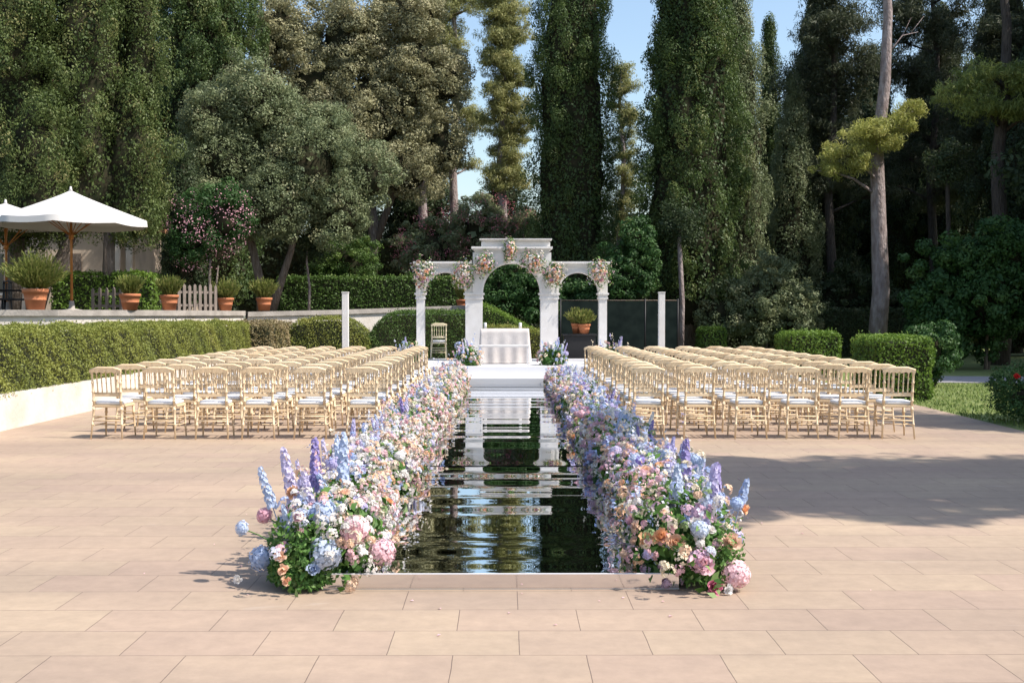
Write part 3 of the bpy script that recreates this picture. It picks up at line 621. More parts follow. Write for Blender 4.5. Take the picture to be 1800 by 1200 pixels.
# far wood behind everything, copied
def copy_tree(o, loc, rz, s, label):
    c = o.copy(); COL.objects.link(c); c.location = loc; c.rotation_euler = (0, 0, rz); c.scale = (s[0], s[0], s[1]); c['label'] = label
    for ch in list(o.children):
        d = ch.copy(); COL.objects.link(d); d.parent = c
    return c
FG = 'far evergreens closing the view behind the garden'
far = broad(wx(-60, 56), 56, 1.6, [(0, 0, 7.5, 3.2, 2.6, 4.4), (1.3, 0, 4.2, 2.8, 2.2, 3.2), (-1.6, 0, 3.9, 2.6, 2.2, 3.2), (.2, 0, 11.5, 2.0, 1.9, 3.0)], 'lf_dark', 'far evergreen at the left edge behind the house',
            leaf=.16, per=44, cl=.6, seed=81, nm='far_tree', group=FG, inner=6)
for px, y, s, sz, lab in [(170, 62, 1.1, 1.2, 'far evergreen behind the shaggy conifer'), (330, 60, 1.0, 1.1, 'far evergreen behind the broad cypress'), (470, 62, 1.0, .9, 'far evergreen behind the holm oak, nearest its left flank'),
                          (600, 63, 1.0, .85, 'far evergreen behind the airy grey green tree'), (735, 62, .95, .78, 'low far evergreen behind the red oleander'), (880, 62, .85, .54, 'lowest far evergreen under the sky gap by the central cypress'),
                          (1000, 62, .9, .50, 'far evergreen hidden behind the central cypress'), (1100, 60, .75, .52, 'small far evergreen between the two big cypresses'), (1230, 60, 1.0, .9, 'far evergreen behind the widest cypress'),
                          (1350, 62, .9, .62, 'far evergreen beneath the needle thin cypress tip'), (1480, 64, 1.1, .95, 'far evergreen behind the left dark conifer'), (1620, 66, 1.2, .9, 'far evergreen right of the pale pine trunk'),
                          (1760, 64, 1.2, 1.0, 'far evergreen in the far right of the wood'), (1900, 58, 1.2, 1.0, 'far evergreen beyond the right edge of the wood')]:
    copy_tree(far, (wx(px, y), y, 1.6 if px < 900 else 0), rnd.uniform(0, 6), (s, sz), lab)
# trees on the right, outside the picture, that shade the wood and the paving
sg = 'tall shade trees beyond the right side of the lawn'
def shade(x, y, lobes, label, **kw):
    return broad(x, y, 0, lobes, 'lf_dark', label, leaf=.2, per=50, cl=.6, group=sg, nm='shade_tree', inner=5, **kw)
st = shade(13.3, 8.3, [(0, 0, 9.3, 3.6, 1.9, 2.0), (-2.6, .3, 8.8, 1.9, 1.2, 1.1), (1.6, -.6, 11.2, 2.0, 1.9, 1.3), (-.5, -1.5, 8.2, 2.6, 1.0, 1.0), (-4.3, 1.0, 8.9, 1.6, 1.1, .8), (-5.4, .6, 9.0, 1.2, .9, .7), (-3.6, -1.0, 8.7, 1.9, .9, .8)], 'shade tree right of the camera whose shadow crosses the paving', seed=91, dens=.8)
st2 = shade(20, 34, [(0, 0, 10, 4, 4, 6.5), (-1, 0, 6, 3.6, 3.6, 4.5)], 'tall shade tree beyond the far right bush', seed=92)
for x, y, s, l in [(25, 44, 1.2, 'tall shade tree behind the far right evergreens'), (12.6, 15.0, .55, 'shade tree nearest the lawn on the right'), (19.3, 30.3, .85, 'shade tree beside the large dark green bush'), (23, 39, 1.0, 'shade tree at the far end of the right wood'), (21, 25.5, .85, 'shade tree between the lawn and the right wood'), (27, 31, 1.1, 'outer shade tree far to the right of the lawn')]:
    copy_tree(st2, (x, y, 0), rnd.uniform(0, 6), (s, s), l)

# ------------------------------------------------------------------ house behind the trees
h = empty('villa', (-19, 47, 1.6)); tag(h, 'ochre and beige villa with shuttered windows half hidden behind conifers', 'house')
MB().box(-7, 5.3, 0, 8, 0, 3.6).obj('ground_floor_wall', M['beige'], h)
MB().box(-7, 5.3, .05, 8, 3.6, 8.6).obj('upper_wall', M['ochre'], h)
rf = MB(); rf.add([(-7.6, -.6, 8.6), (5.9, -.6, 8.6), (5.9, 8.6, 8.6), (-7.6, 8.6, 8.6), (-4, 4, 10.6), (2.3, 4, 10.6)], [(0, 1, 5, 4), (1, 2, 5), (2, 3, 4, 5), (3, 0, 4), (0, 3, 2, 1)]).obj('roof', M['rooftile'], h)
MB().box(5.2, 5.42, -.06, .06, 0, 8.6).obj('corner_stone', M['plaster'], h)
for a in (-5.2, -2.2, .8, 3.6):
    for z in (.9, 5.0):
        wn = MB().box(a - .5, a + .5, -.05, .02, z, z + 1.6).obj('window', M['glass'], h); MB().box(a - .62, a + .62, -.09, -.052, z - .12, z - .02).obj('sill', M['plaster'], wn)
gh = empty('garden_house', (-14.6, 39.5, 1.6)); tag(gh, 'small beige plastered garden building behind the umbrella pole', 'building')
MB().box(-1.6, 1.75, 0, 3, 0, 3.0).obj('wall', M['beige'], gh); MB().box(-1.8, 1.95, -.2, 3.2, 3.0, 3.15).obj('roof', M['rooftile'], gh)
MB().box(-.9, -.1, -.03, .02, 0, 2.1).obj('door', M['bark'], gh)
for i in range(2): MB().box(1.05 + i * .42, 1.25 + i * .42, -.12, -.003, 0, 3.0).obj('pilaster', M['plaster'], gh)

# ------------------------------------------------------------------ umbrellas
def umbrella(x, y, z0, zr, za, rad, label, rz=.2):
    root = empty('patio_umbrella', (x, y, z0), rz); tag(root, label, 'umbrella', 'white umbrellas on the terrace')
    n = 8; mb = MB(); rings = 7
    vs = [(0, 0, za)]; fs = []; sub = 6
    for r in range(1, rings + 1):
        t = r / rings
        for k in range(n * sub):
            a = 2 * PI * k / (n * sub); f = (k % sub) / sub; sc_ = math.cos(PI / n) / math.cos((f - .5) * 2 * PI / n)
            sag = -.10 * math.sin(f * PI) * math.sin(t * PI * .6) * t
            rr = rad * t * sc_; z = za - (za - zr) * (t ** .92) + sag * .8 + (0 if t < 1 else .04 * math.sin(f * PI))
            vs.append((rr * math.cos(a), rr * math.sin(a), z))
    m = n * sub
    for k in range(m): fs.append((0, 1 + k, 1 + (k + 1) % m))
    for r in range(rings - 1):
        for k in range(m): fs.append((1 + r * m + k, 1 + (r + 1) * m + k, 1 + (r + 1) * m + (k + 1) % m, 1 + r * m + (k + 1) % m))
    mb.add(vs, fs, True)
    # hanging hem
    o = 1 + (rings - 1) * m; hv = []
    for k in range(m):
        p = vs[o + k]; hv.append(p)
    for k in range(m):
        p = vs[o + k]; hv.append((p[0] * 1.01, p[1] * 1.01, p[2] - .16))
    mb.add(hv, [(k, (k + 1) % m, m + (k + 1) % m, m + k) for k in range(m)], True)
    mb.obj('canopy', M['canvas'], root)
    MB().tube([(0, 0, za - .02), (0, 0, za + .1)], [.05, .02], 8).obj('finial', M['canvas'], root)
    MB().tube([(0, 0, .05), (0, 0, za)], .035, 10).obj('pole', M['pole'], root)
    MB().lathe([(0, .0), (.32, .0), (.32, .06), (.08, .1), (.06, .3), (0, .3)], 20).obj('base', M['coping'], root)
    MB().tube([(0, 0, za - 1.28), (0, 0, za - 1.10)], .065, 10).obj('hub', M['pole'], root)
    for k in range(n):
        a = 2 * PI * k / n; c, s = math.cos(a), math.sin(a)
        rb = MB().tube([(0, 0, za - .06), (rad * .97 * c, rad * .97 * s, zr + .0)], .012, 5).obj('rib', M['pole'], root)
        MB().tube([(.04 * c, .04 * s, za - 1.18), (rad * .55 * c, rad * .55 * s, za - (za - zr) * .53 - .06)], .012, 5).obj('strut', M['pole'], rb)
umbrella(wx(128, 30), 30, 1.65, 2.42, 3.2, 1.92, 'white umbrella fully in view on an orange wooden pole', rz=.15)
umbrella(wx(14, 31.6), 31.6, 1.65, 2.52, 3.02, 1.75, 'white umbrella partly hidden behind the front umbrella at the left edge', rz=.5)

# ------------------------------------------------------------------ pots
def pot(x, y, z, r, hgt, ph, label, spread=1.0, group='terracotta pots with spiky green plants', nleaf=420, parent_z=0):
    root = empty('potted_plant', (x, y, z)); tag(root, label, 'potted plant', group)
    MB().lathe([(0, 0), (r * .68, 0), (r * .80, hgt * .45), (r * .84, hgt * .46), (r * .84, hgt * .5), (r * .82, hgt * .52), (r * .92, hgt * .80), (r * 1.0, hgt * .80), (r * 1.02, hgt * .98), (r * .98, hgt), (r * .90, hgt), (r * .88, hgt * .9), (0, hgt * .88)], 24).obj('pot', M['terra'], root)
    MB().lathe([(0, hgt * .9), (r * .86, hgt * .9)], 16).obj('soil', M['soil'], root)
    n = nleaf; a = R.uniform(0, 2 * PI, n); e = R.random(n) ** .7 * .85 * spread
    L = ph * R.uniform(.55, 1.05, n); d = np.stack([np.cos(a) * np.sin(e), np.sin(a) * np.sin(e), np.cos(e)], 1)
    base = np.stack([np.cos(a) * r * .5 * R.random(n), np.sin(a) * r * .5 * R.random(n), np.full(n, hgt * .9)], 1)
    Vs = []; w = .016; side = np.stack([-np.sin(a), np.cos(a), 0 * a], 1)
    # each sprig: leaflets up a stem
    P_ = []; D_ = []
    for q in np.linspace(.25, 1, 9):
        P_.append(base + d * (L * q)[:, None] + np.array([0, 0, -.12]) * (q * e / 1.2)[:, None] ** 2); D_.append(d)
    Pp = np.concatenate(P_) + R.normal(size=(9 * n, 3)) * .012; Dd = np.concatenate(D_)
    nn = np.cross(Dd, unit(len(Dd))); nn /= np.linalg.norm(nn, axis=1, keepdims=True) + 1e-9; b = np.cross(nn, Dd) + unit(len(Dd)) * .3
    l = R.uniform(.05, .11, len(Pp))[:, None]
    V = np.stack([Pp - Dd * l * .5, Pp + b * w, Pp + Dd * l * .7, Pp - b * w], 1).reshape(-1, 3)
    link('foliage', mk_mesh('foliage', V, np.arange(len(V)).reshape(-1, 4), M['lf_pot'], var=np.repeat(R.random(len(Pp)), 4)), root)
pot(wx(83, 29), 28.35, 1.71, .31, .52, .95, 'largest terracotta pot with a broad bushy plant left of the umbrella pole', 1.15, nleaf=900)
pot(wx(230, 29.5), 29.5, 1.71, .27, .42, .50, 'terracotta pot in front of the short picket fence', .8)
pot(wx(299, 31.1), 31.1, 1.71, .25, .42, .55, 'terracotta pot left of the wider picket fence', .8)
pot(wx(397, 35.2), 35.2, 1.71, .26, .40, .60, 'terracotta pot between the wider picket fence and the wall joint', 1.0)
pot(wx(465, 37), 37, 1.72, .26, .42, .66, 'rightmost terracotta pot on the terrace wall before the clipped hedge', .9)
pot(wx(812, 39.4), 39.9, 1.70, .22, .42, .7, 'terracotta pot glimpsed through the left side arch', .5)
# plinth with two pots behind the right arch
pl = empty('plinth', (wx(1018, 30.5), 30.5, 0)); tag(pl, 'dark boxy plinth carrying two pots behind the right side arch', 'plinth')
MB().box(-.42, .42, -.3, .3, 0, 1.02).obj('body', M['black'], pl, .01); MB().box(-.46, .46, -.34, .34, 1.023, 1.08).obj('top', M['black'], pl, .008)
pot(wx(1027, 30.3), 30.3, 1.08, .17, .26, .40, 'front terracotta pot of the pair standing on the dark plinth', 1.0, nleaf=260)
pot(wx(1014, 30.6), 30.55, 1.08, .16, .28, .42, 'rear terracotta pot of the pair standing on the dark plinth', 1.0, nleaf=240)

# ------------------------------------------------------------------ picket fences
def picket(p0, p1, n, h, z0, label):
    root = empty('picket_fence', (p0[0], p0[1], z0)); tag(root, label, 'fence', 'weathered picket fences on the terrace')
    dx, dy = p1[0] - p0[0], p1[1] - p0[1]; L = math.hypot(dx, dy); root.rotation_euler = (0, 0, math.atan2(dy, dx))
    for i in range(n):
        x = L * i / (n - 1); hh = h * rnd.uniform(.95, 1.03); w = .045
        mb = MB(); mb.prism([(x - w, 0), (x + w, 0), (x + w, hh - .05), (x, hh), (x - w, hh - .05)], -.012, .012); mb.obj('picket', M['picket'], root)
    for z in (h * .28, h * .72): MB().box(-.05, L + .05, .014, .05, z - .035, z + .035).obj('rail', M['picket'], root)
picket((wx(165, 30.6), 30.6), (wx(214, 30.2), 30.2), 5, .72, 1.62, 'short weathered picket fence between umbrella pole and terracotta pot')
picket((wx(316, 33.4), 33.4), (wx(380, 34.2), 34.2), 8, .88, 1.62, 'wider weathered picket fence with eight pickets between two pots')

# ------------------------------------------------------------------ dark garden chairs on terrace
def garden_chair(x, y, rz, label):
    root = empty('garden_armchair', (x, y, 1.6), rz); tag(root, label, 'chair', 'black garden chairs on the terrace')
    MB().box(-.28, .28, -.28, .28, .38, .43).obj('seat', M['black'], root, .01)
    mb = MB()
    for i in range(6): mb.box(-.25 + i * .1 - .015, -.25 + i * .1 + .015, -.29, -.27, .43, .84)
    mb.tube([(-.28, -.28, .84), (0, -.29, .90), (.28, -.28, .84)], .02, 6); mb.obj('backrest', M['black'], root)
    for s in (-1, 1):
        MB().tube([(s * .29, -.28, .64), (s * .31, .1, .65), (s * .30, .26, .60), (s * .28, .26, .4)], .018, 6).obj('armrest', M['black'], root)
        for q in (-1, 1): MB().tube([(s * .26, q * .26, .4), (s * .29, q * .29, 0)], .02, 6).obj('leg', M['black'], root)
garden_chair(wx(-6, 30.5), 30.6, 2.4, 'black garden armchair cut by the left edge of the picture')
garden_chair(wx(24, 31), 31.2, -1.2, 'black garden armchair nearest the largest terracotta pot')

# ------------------------------------------------------------------ posts and screen fence
for x, l in ((wx(607.5, 26), 'slim white square post behind the left block of chairs'), (wx(1163, 26), 'slim white square post behind the right block of chairs')):
    root = empty('white_post', (x, 26, 0)); tag(root, l, 'post', 'slim white posts either side of the arch')
    MB().box(-.07, .07, -.07, .07, .05, 2.08).obj('shaft', M['white'], root, .006); MB().box(-.078, .078, -.078, .078, 2.082, 2.11).obj('cap', M['white'], root, .004); MB().box(-.16, .16, -.16, .16, 0, .05).obj('base', M['white'], root, .006)
fn = empty('screen_fence', (0, 35, 0)); tag(fn, 'dark green mesh screen fence right of the wedding arch', 'fence')
for a, b in ((1.7, 3.05), (3.1, 4.25), (4.3, 5.25)):
    MB().box(a, b, -.01, .01, .05, 2.0).obj('mesh_panel', M['screen'], fn)
for x in (1.67, 3.075, 4.275, 5.28): MB().tube([(x, 0, 0), (x, 0, 2.08)], .022, 8).obj('post', M['black'], fn)
MB().tube([(1.67, 0, 2.03), (5.28, 0, 2.03)], .015, 6).obj('top_rail', M['bark'], fn)

# ------------------------------------------------------------------ stage
stg = empty('stage', (.1, 27.4, 0)); tag(stg, 'low white stage at the end of the mirrored aisle', 'stage')
MB().box(-3.2, 3.2, -2.4, 2.2, .0, .45).obj('platform', M['stagewhite'], stg, .01)
MB().box(-1.35, 1.15, -2.85, -2.405, 0, .22).obj('step', M['stagewhite'], stg, .008)

# ------------------------------------------------------------------ wedding arch
AY = 28.0; K = F / AY
def ax(px): return (px - 898.5) / K
def az(py): return EYE - (py - HY) / K - .45
arch = empty('wedding_arch', (wx(898.5, AY), AY, .45)); tag(arch, 'white triple arch with stepped cornices standing on the stage', 'arch')
def pillar(x0, x1, yd, depth):
    a, b = ax(x0), ax(x1); zc = az(522)
    p = MB().box(a, b, 0, depth, .0, zc).obj('pillar', M['white'], arch, .006)
    MB().box(a - .03, b + .03, -.03, depth + .03, .001, .16).obj('plinth', M['white'], p, .006)
    c = MB(); c.box(a - .025, b + .025, -.025, depth + .025, zc - .05, zc - .012); c.box(a - .012, b + .012, -.012, depth + .012, zc - .0115, zc + .055); c.box(a - .045, b + .045, -.045, depth + .045, zc + .0555, zc + .10)
    c.obj('capital', M['white'], p)
D1, D2 = .30, .36
pillar(732, 746, 0, D1); pillar(1053, 1067, 0, D1); pillar(818, 848, 0, D2); pillar(950, 981, 0, D2)
def arch_panel(px0, px1, o0, o1, zsp, zat, ztop, depth, name, y0=0.):
    """a wall piece from px0..px1 with a round opening o0..o1 springing at zsp, crown at zat"""
    a, b, c, d = ax(px0), ax(px1), ax(o0), ax(o1); cx = (c + d) / 2; rx = (d - c) / 2; rz = zat - zsp
    n = 28; pts = [(cx - rx * math.cos(PI * i / n), zsp + rz * math.sin(PI * i / n)) for i in range(n + 1)]
    vs = []; fs = []; m = n + 1
    col = [(a, zsp)] + pts + [(b, zsp)]; top = [(a, ztop)] + [(p[0], ztop) for p in pts] + [(b, ztop)]; m = len(col)
    for y in (y0, y0 + depth):
        vs += [(x, y, z) for x, z in col] + [(x, y, z) for x, z in top]
    for i in range(m - 1):
        if abs(col[i][0] - col[i + 1][0]) < 1e-6: continue
        fs.append((i, i + 1, m + i + 1, m + i)); fs.append((2 * m + i, 3 * m + i, 3 * m + i + 1, 2 * m + i + 1))
        fs.append((m + i, m + i + 1, 3 * m + i + 1, 3 * m + i)); fs.append((i, 2 * m + i, 2 * m + i + 1, i + 1))
    fs.append((0, m, 3 * m, 2 * m)); fs.append((m - 1, 3 * m - 1, 4 * m - 1, 2 * m - 1))
    o = MB().add(vs, fs).obj(name, M['white'], arch)
    # raised archivolt band round the opening
    ring = []; k = 28; mb = MB()
    vs = []; fs = []
    for i in range(k + 1):
        t = PI * i / k
        for (e, yy) in ((0.004, y0 - .02), (.06, y0 - .02), (.06, y0 - .001), (0.004, y0 - .001)):
            vs.append((cx - (rx + e) * math.cos(t), yy, zsp + (rz + e) * math.sin(t)))
    for i in range(k):
        for q in range(4): q2 = (q + 1) % 4; fs.append((4 * i + q, 4 * i + q2, 4 * i + 4 + q2, 4 * i + 4 + q))
    mb.add(vs, fs).obj('archivolt', M['white'], o)
zs = az(522) + .10
arch_panel(731, 831.5, 747, 817, zs, az(479), az(470), D1, 'side_arch')
arch_panel(968, 1068, 982, 1052, zs, az(479.5), az(470), D1, 'side_arch')
arch_panel(831.2, 968.8, 849, 949, zs, az(463), az(444), D2, 'central_arch', -.03)
def cornice(x0, x1, zt, zb, y0, y1, name='cornice', cut=None):
    a, b = ax(x0), ax(x1); h = zt - zb; mb = MB()
    for f0, f1, e in ((0, .3, .02), (.302, .62, .05), (.622, 1, .10)): mb.box(a - e + .1, b + e - .1, y0 - e, y1 + e, zb + h * f0, zb + h * f1)
    mb.obj(name, M['white'], arch)
cornice(727, 829.5, az(460), az(469.8), 0, D1); cornice(970, 1072, az(460), az(469.8), 0, D1)
cornice(829, 971, az(434), az(443.8), -.03, D2 - .03); 
MB().box(ax(846), ax(967), 0, D2 - .06, az(433.9), az(425.2)).obj('attic', M['white'], arch)
cornice(843, 970, az(420), az(425), .0, D2 - .06)

# ------------------------------------------------------------------ table, bench, candles
tb = empty('altar_table', (wx(887, 26.9), 26.9, .45)); tag(tb, 'small rectangular table draped to the floor in pale linen', 'table')
MB().box(-.55, .55, -.3, .3, .78, .80).obj('tabletop', M['white'], tb)
for sx in (-1, 1):
    for sy in (-1, 1): MB().box(sx * .5 - .02, sx * .5 + .02, sy * .26 - .02, sy * .26 + .02, 0, .778).obj('leg', M['white'], tb)
# cloth draped: top and folded skirt
vs = []; fs = []; m = 96; rows = 8
def per(t):
    L = [1.14, .64, 1.14, .64]; s = t * sum(L); c = [(-.57, -.32), (.57, -.32), (.57, .32), (-.57, .32)]; dr = [(1, 0), (0, 1), (-1, 0), (0, -1)]; nr = [(0, -1), (1, 0), (0, 1), (-1, 0)]
    for i in range(4):
        if s <= L[i] + 1e-9: return c[i][0] + dr[i][0] * s, c[i][1] + dr[i][1] * s, nr[i]
        s -= L[i]
    return c[0][0], c[0][1], nr[0]
for r in range(rows + 1):
    z = .812 - .80 * r / rows
    for k in range(m):
        x, y, nn = per(k / m); off = .018 * (r / rows) * math.sin(k * .83 + 1) + .05 * r / rows
        vs.append((x + nn[0] * off, y + nn[1] * off, z))
for r in range(rows):
    for k in range(m): fs.append((r * m + k, (r + 1) * m + k, (r + 1) * m + (k + 1) % m, r * m + (k + 1) % m))
fs.append(tuple(range(m)))
cl = MB().add(vs, fs, True).obj('tablecloth', M['cloth'], None); cl.location = tb.location; tag(cl, 'pale linen cloth falling in folds over the altar table', 'tablecloth')
for px, l in ((853, 'left white pillar candle on the draped table'), (914.5, 'right white pillar candle on the draped table')):
    c = empty('candle', (wx(px, 26.75), 26.75, .45 + .813)); tag(c, l, 'candle', 'pair of candles on the altar table')
    MB().lathe([(0, 0), (.034, 0), (.034, .135), (.026, .14), (0, .132)], 14).obj('wax', M['cushion'], c); MB().tube([(0, 0, .13), (.002, 0, .155)], .002, 4).obj('wick', M['black'], c)
bn = empty('bench', (wx(886, 26.1), 26.1, .45)); tag(bn, 'low white bench in front of the draped table', 'bench')
MB().box(-.58, .58, -.17, .17, .40, .45).obj('seat', M['white'], bn, .01)
for sx in (-1, 1):
    for sy in (-1, 1): MB().box(sx * .54 - .02, sx * .54 + .02, sy * .13 - .02, sy * .13 + .02, 0, .40).obj('leg', M['white'], bn)

# ------------------------------------------------------------------ chairs
def taper(mb, p0, p1, r0, r1, n=8, rings=()):
    p0, p1 = Vector(p0), Vector(p1); ts = [0, 1]; rr = {0: r0, 1: r1}
    for t in rings:
        for dt, k in ((-.025, 1.0), (-.008, 1.45), (.008, 1.45), (.025, 1.0)): ts.append(t + dt); rr[t + dt] = (r0 + (r1 - r0) * t) * k
    ts = sorted(ts); mb.tube([p0.lerp(p1, t) for t in ts], [rr[t] for t in ts], n)
def chair_meshes(mat):
    out = []
    SH = .42
    for s in (-1, 1):
        mb = MB(); taper(mb, (s * .205, -.235, 0), (s * .178, -.19, SH), .011, .017, 8, (.45, .9)); taper(mb, (s * .178, -.19, SH), (s * .182, -.25, .885), .017, .013, 8, (.15, .4, .65, .9)); out.append(('leg', mb.mesh('leg', mat)))
        mb = MB(); taper(mb, (s * .20, .205, 0), (s * .18, .18, SH), .010, .018, 8, (.3, .75)); out.append(('leg', mb.mesh('leg', mat)))
    mb = MB(); mb.prism([(-.20, SH - .02), (.20, SH - .02), (.20, SH + .018), (-.20, SH + .018)], -.205, .205); out.append(('seat_frame', mb.mesh('seat_frame', mat, .008)))
    # cushion: soft rounded pad
    vs = []; fs = []; n = 10
    for layer, (z, q) in enumerate(((SH + .02, .93), (SH + .036, 1.0), (SH + .055, .97), (SH + .066, .84), (SH + .070, .45))):
        for k in range(4 * n):
            t = 2 * PI * k / (4 * n); c, s = math.cos(t), math.sin(t); e = .28
            vs.append((.195 * q * math.copysign(abs(c) ** e, c), .2 * q * math.copysign(abs(s) ** e, s), z))
    m = 4 * n
    for r in range(4):
        for k in range(m): fs.append((r * m + k, r * m + (k + 1) % m, (r + 1) * m + (k + 1) % m, (r + 1) * m + k))
    fs.append(tuple(4 * m + k for k in range(m))); mb = MB(); mb.add(vs, fs, True); out.append(('cushion', mb.mesh('cushion', M['cushion'])))
    # backrest: crest rail with dip shape, lower rail, five spindles
    mb = MB(); n = 14; poly_t = []; poly_b = []
    for i in range(n + 1):
        x = -.205 + .41 * i / n; u = abs(x) / .205
        zt = .905 - .022 * u ** 4 - .006 * math.cos(u * PI * 2); poly_t.append((x, zt)); poly_b.append((x, .852 + .012 * math.cos(x / .0375 * PI)))
    vs = []; fs = []
    for y in (-.268, -.238):
        for p in poly_b: vs.append((p[0], y, p[1]))
        for p in poly_t: vs.append((p[0], y - .006, p[1]))
    m = n + 1
    for i in range(n):
        fs += [(i, i + 1, m + i + 1, m + i), (2 * m + i, 3 * m + i, 3 * m + i + 1, 2 * m + i + 1), (m + i, m + i + 1, 3 * m + i + 1, 3 * m + i), (i, 2 * m + i, 2 * m + i + 1, i + 1)]
    fs += [(0, m, 3 * m, 2 * m), (n, 2 * m + n, 3 * m + n, m + n)]
    mb.add(vs, fs); mb.tube([(-.205, -.253, .905 - .02), (-.1, -.256, .913), (0, -.257, .910), (.1, -.256, .913), (.205, -.253, .905 - .02)], [.012, .016, .017, .016, .012], 8)
    mb.box(-.172, .172, -.212, -.188, .545, .580); mb.tube([(-.172, -.2, .583), (.172, -.2, .583)], .013, 6)
    for i in range(5):
        x = -.12 + .06 * i; taper(mb, (x, -.205, .575), (x, -.25, .862), .0075, .0075, 6, (.12, .5, .88))
    out.append(('backrest', mb.mesh('backrest', mat)))
    mb = MB()
    for z in (.17, .26):
        q = z / SH
        for s in (-1, 1): mb.tube([(s * (.20 - .02 * q), .205 - .025 * q, z), (s * (.205 - .027 * q), -.235 + .045 * q, z)], .008, 6)
    mb.tube([(-.192, -.21, .29), (.192, -.21, .29)], .008, 6); mb.tube([(-.194, -.215, .235), (.194, -.215, .235)], .008, 6); mb.tube([(-.19, .19, .22), (.19, .19, .22)], .008, 6); mb.tube([(-.19, 0, .17), (.19, 0, .17)], .007, 6)
    out.append(('stretcher', mb.mesh('stretcher', mat)))
    return out
CM = chair_meshes(M['chair'])
proto = empty('banquet_chair', (0, 0, 0)); tag(proto, 'x', 'chair')
for nme, me in CM: link(nme, me, proto)
ORD = ['first', 'second', 'third', 'fourth', 'fifth', 'sixth', 'seventh', 'eighth', 'ninth', 'tenth', 'eleventh', 'twelfth', 'thirteenth', 'fourteenth', 'fifteenth']
LX = [-1.82, -2.54, -3.17, -3.79, -4.43, -5.07]; RX = [1.84, 2.48, 3.12, 3.78, 4.42, 5.06]
first = True
for side, xs in (('left', LX), ('right', RX)):
    for c, x in enumerate(xs):
        for r in range(12):
            lx, ly, rz = x + rnd.uniform(-.03, .03), 14.75 + r * .86 + rnd.uniform(-.035, .035), rnd.uniform(-.08, .08)
            if first: o = proto; first = False
            else:
                o = proto.copy(); COL.objects.link(o)
                for ch in proto.children: d = ch.copy(); COL.objects.link(d); d.parent = o
            o.location = (lx, ly, 0); o.rotation_euler = (0, 0, rz)
            a = {0: 'next to the flowers', 5: 'on the outer end'}.get(c, ORD[c] + ' from the flowers')
            o['label'] = f'gold wooden chair, {side} block, {ORD[r]} row counted from the front, {a}'; o['group'] = 'gold wedding chairs in rows either side of the aisle'
st_ch = empty('stage_chair', (wx(771, 29.25), 29.25, .45), .1); tag(st_ch, 'lone pale yellow chair on the stage left of the table', 'chair')
for nme, me in chair_meshes(M['chair_ivory']): link(nme, me, st_ch)

# ------------------------------------------------------------------ mirrored aisle
A0, A1, AX0, AX1 = 6.57, 24.55, -1.06, 1.0
ai = empty('mirrored_aisle', (0, A0, 0)); tag(ai, 'raised mirror finish aisle running between the two flower borders', 'aisle')
mm, nt, out = new_mat('mirror_vinyl')
gb = N(nt, 'ShaderNodeBsdfGlossy'); gb.inputs['Color'].default_value = (.84, .86, .88, 1); gb.inputs['Roughness'].default_value = .012
nt.links.new(gb.outputs[0], out.inputs[0]); M['mirror'] = mm
mm2, nt, out = new_mat('mirror_edge')
gb = N(nt, 'ShaderNodeBsdfGlossy'); gb.inputs['Color'].default_value = (.76, .74, .745, 1); gb.inputs['Roughness'].default_value = .10
nt.links.new(gb.outputs[0], out.inputs[0]); M['edge'] = mm2
MB().box(AX0 + .002, AX1 - .002, .003, A1 - A0, .0, .078).obj('deck', M['alu'], ai)
MB().box(AX0, AX1, -.012, .0, .006, .088).obj('front_edge', M['edge'], ai)
MB().box(AX0 - .002, AX1 + .002, -.015, .001, .0885, .0925).obj('edge_trim', M['stagewhite'], ai)
MB().box(AX0 - .002, AX1 + .002, -.015, .001, .0005, .0055).obj('edge_trim', M['alu'], ai)
npan = 19; dl = (A1 - A0) / npan
for i in range(npan):
    ya, yb = i * dl + .0025, (i + 1) * dl - .0025; ny, nx = 60, 8
    fr = [(rnd.uniform(4, 9), rnd.uniform(0, 6), rnd.uniform(.4, 1)) for _ in range(2)] + [(rnd.uniform(12, 20), rnd.uniform(0, 6), rnd.uniform(.02, .08))]
    tilt = rnd.uniform(-.004, .004); amp = .0030; bow = (rnd.uniform(.010, .015) if i < 6 else rnd.uniform(.005, .011)) * rnd.choice((1, 1, -1))
    Y_, X_ = np.meshgrid(np.linspace(ya, yb, ny + 1), np.linspace(AX0, AX1, nx + 1), indexing='ij')
    Zm = .0885 + sum(amp * a_ / f_ * 4 * np.sin(Y_ * f_ + p_ + X_ * .35 * math.sin(p_)) for f_, p_, a_ in fr) + tilt * (Y_ - ya) - bow * dl / (2 * PI) * np.cos(2 * PI * (Y_ - ya) / dl) * (1 - .35 * X_ ** 2)
    V = np.stack([X_, Y_, Zm], 2).reshape(-1, 3); w_ = nx + 1
    Q = np.array([[r * w_ + c, r * w_ + c + 1, (r + 1) * w_ + c + 1, (r + 1) * w_ + c] for r in range(ny) for c in range(nx)])
    link('mirror_panel', mk_mesh('mirror_panel', V, Q, mm, smooth=True), ai)

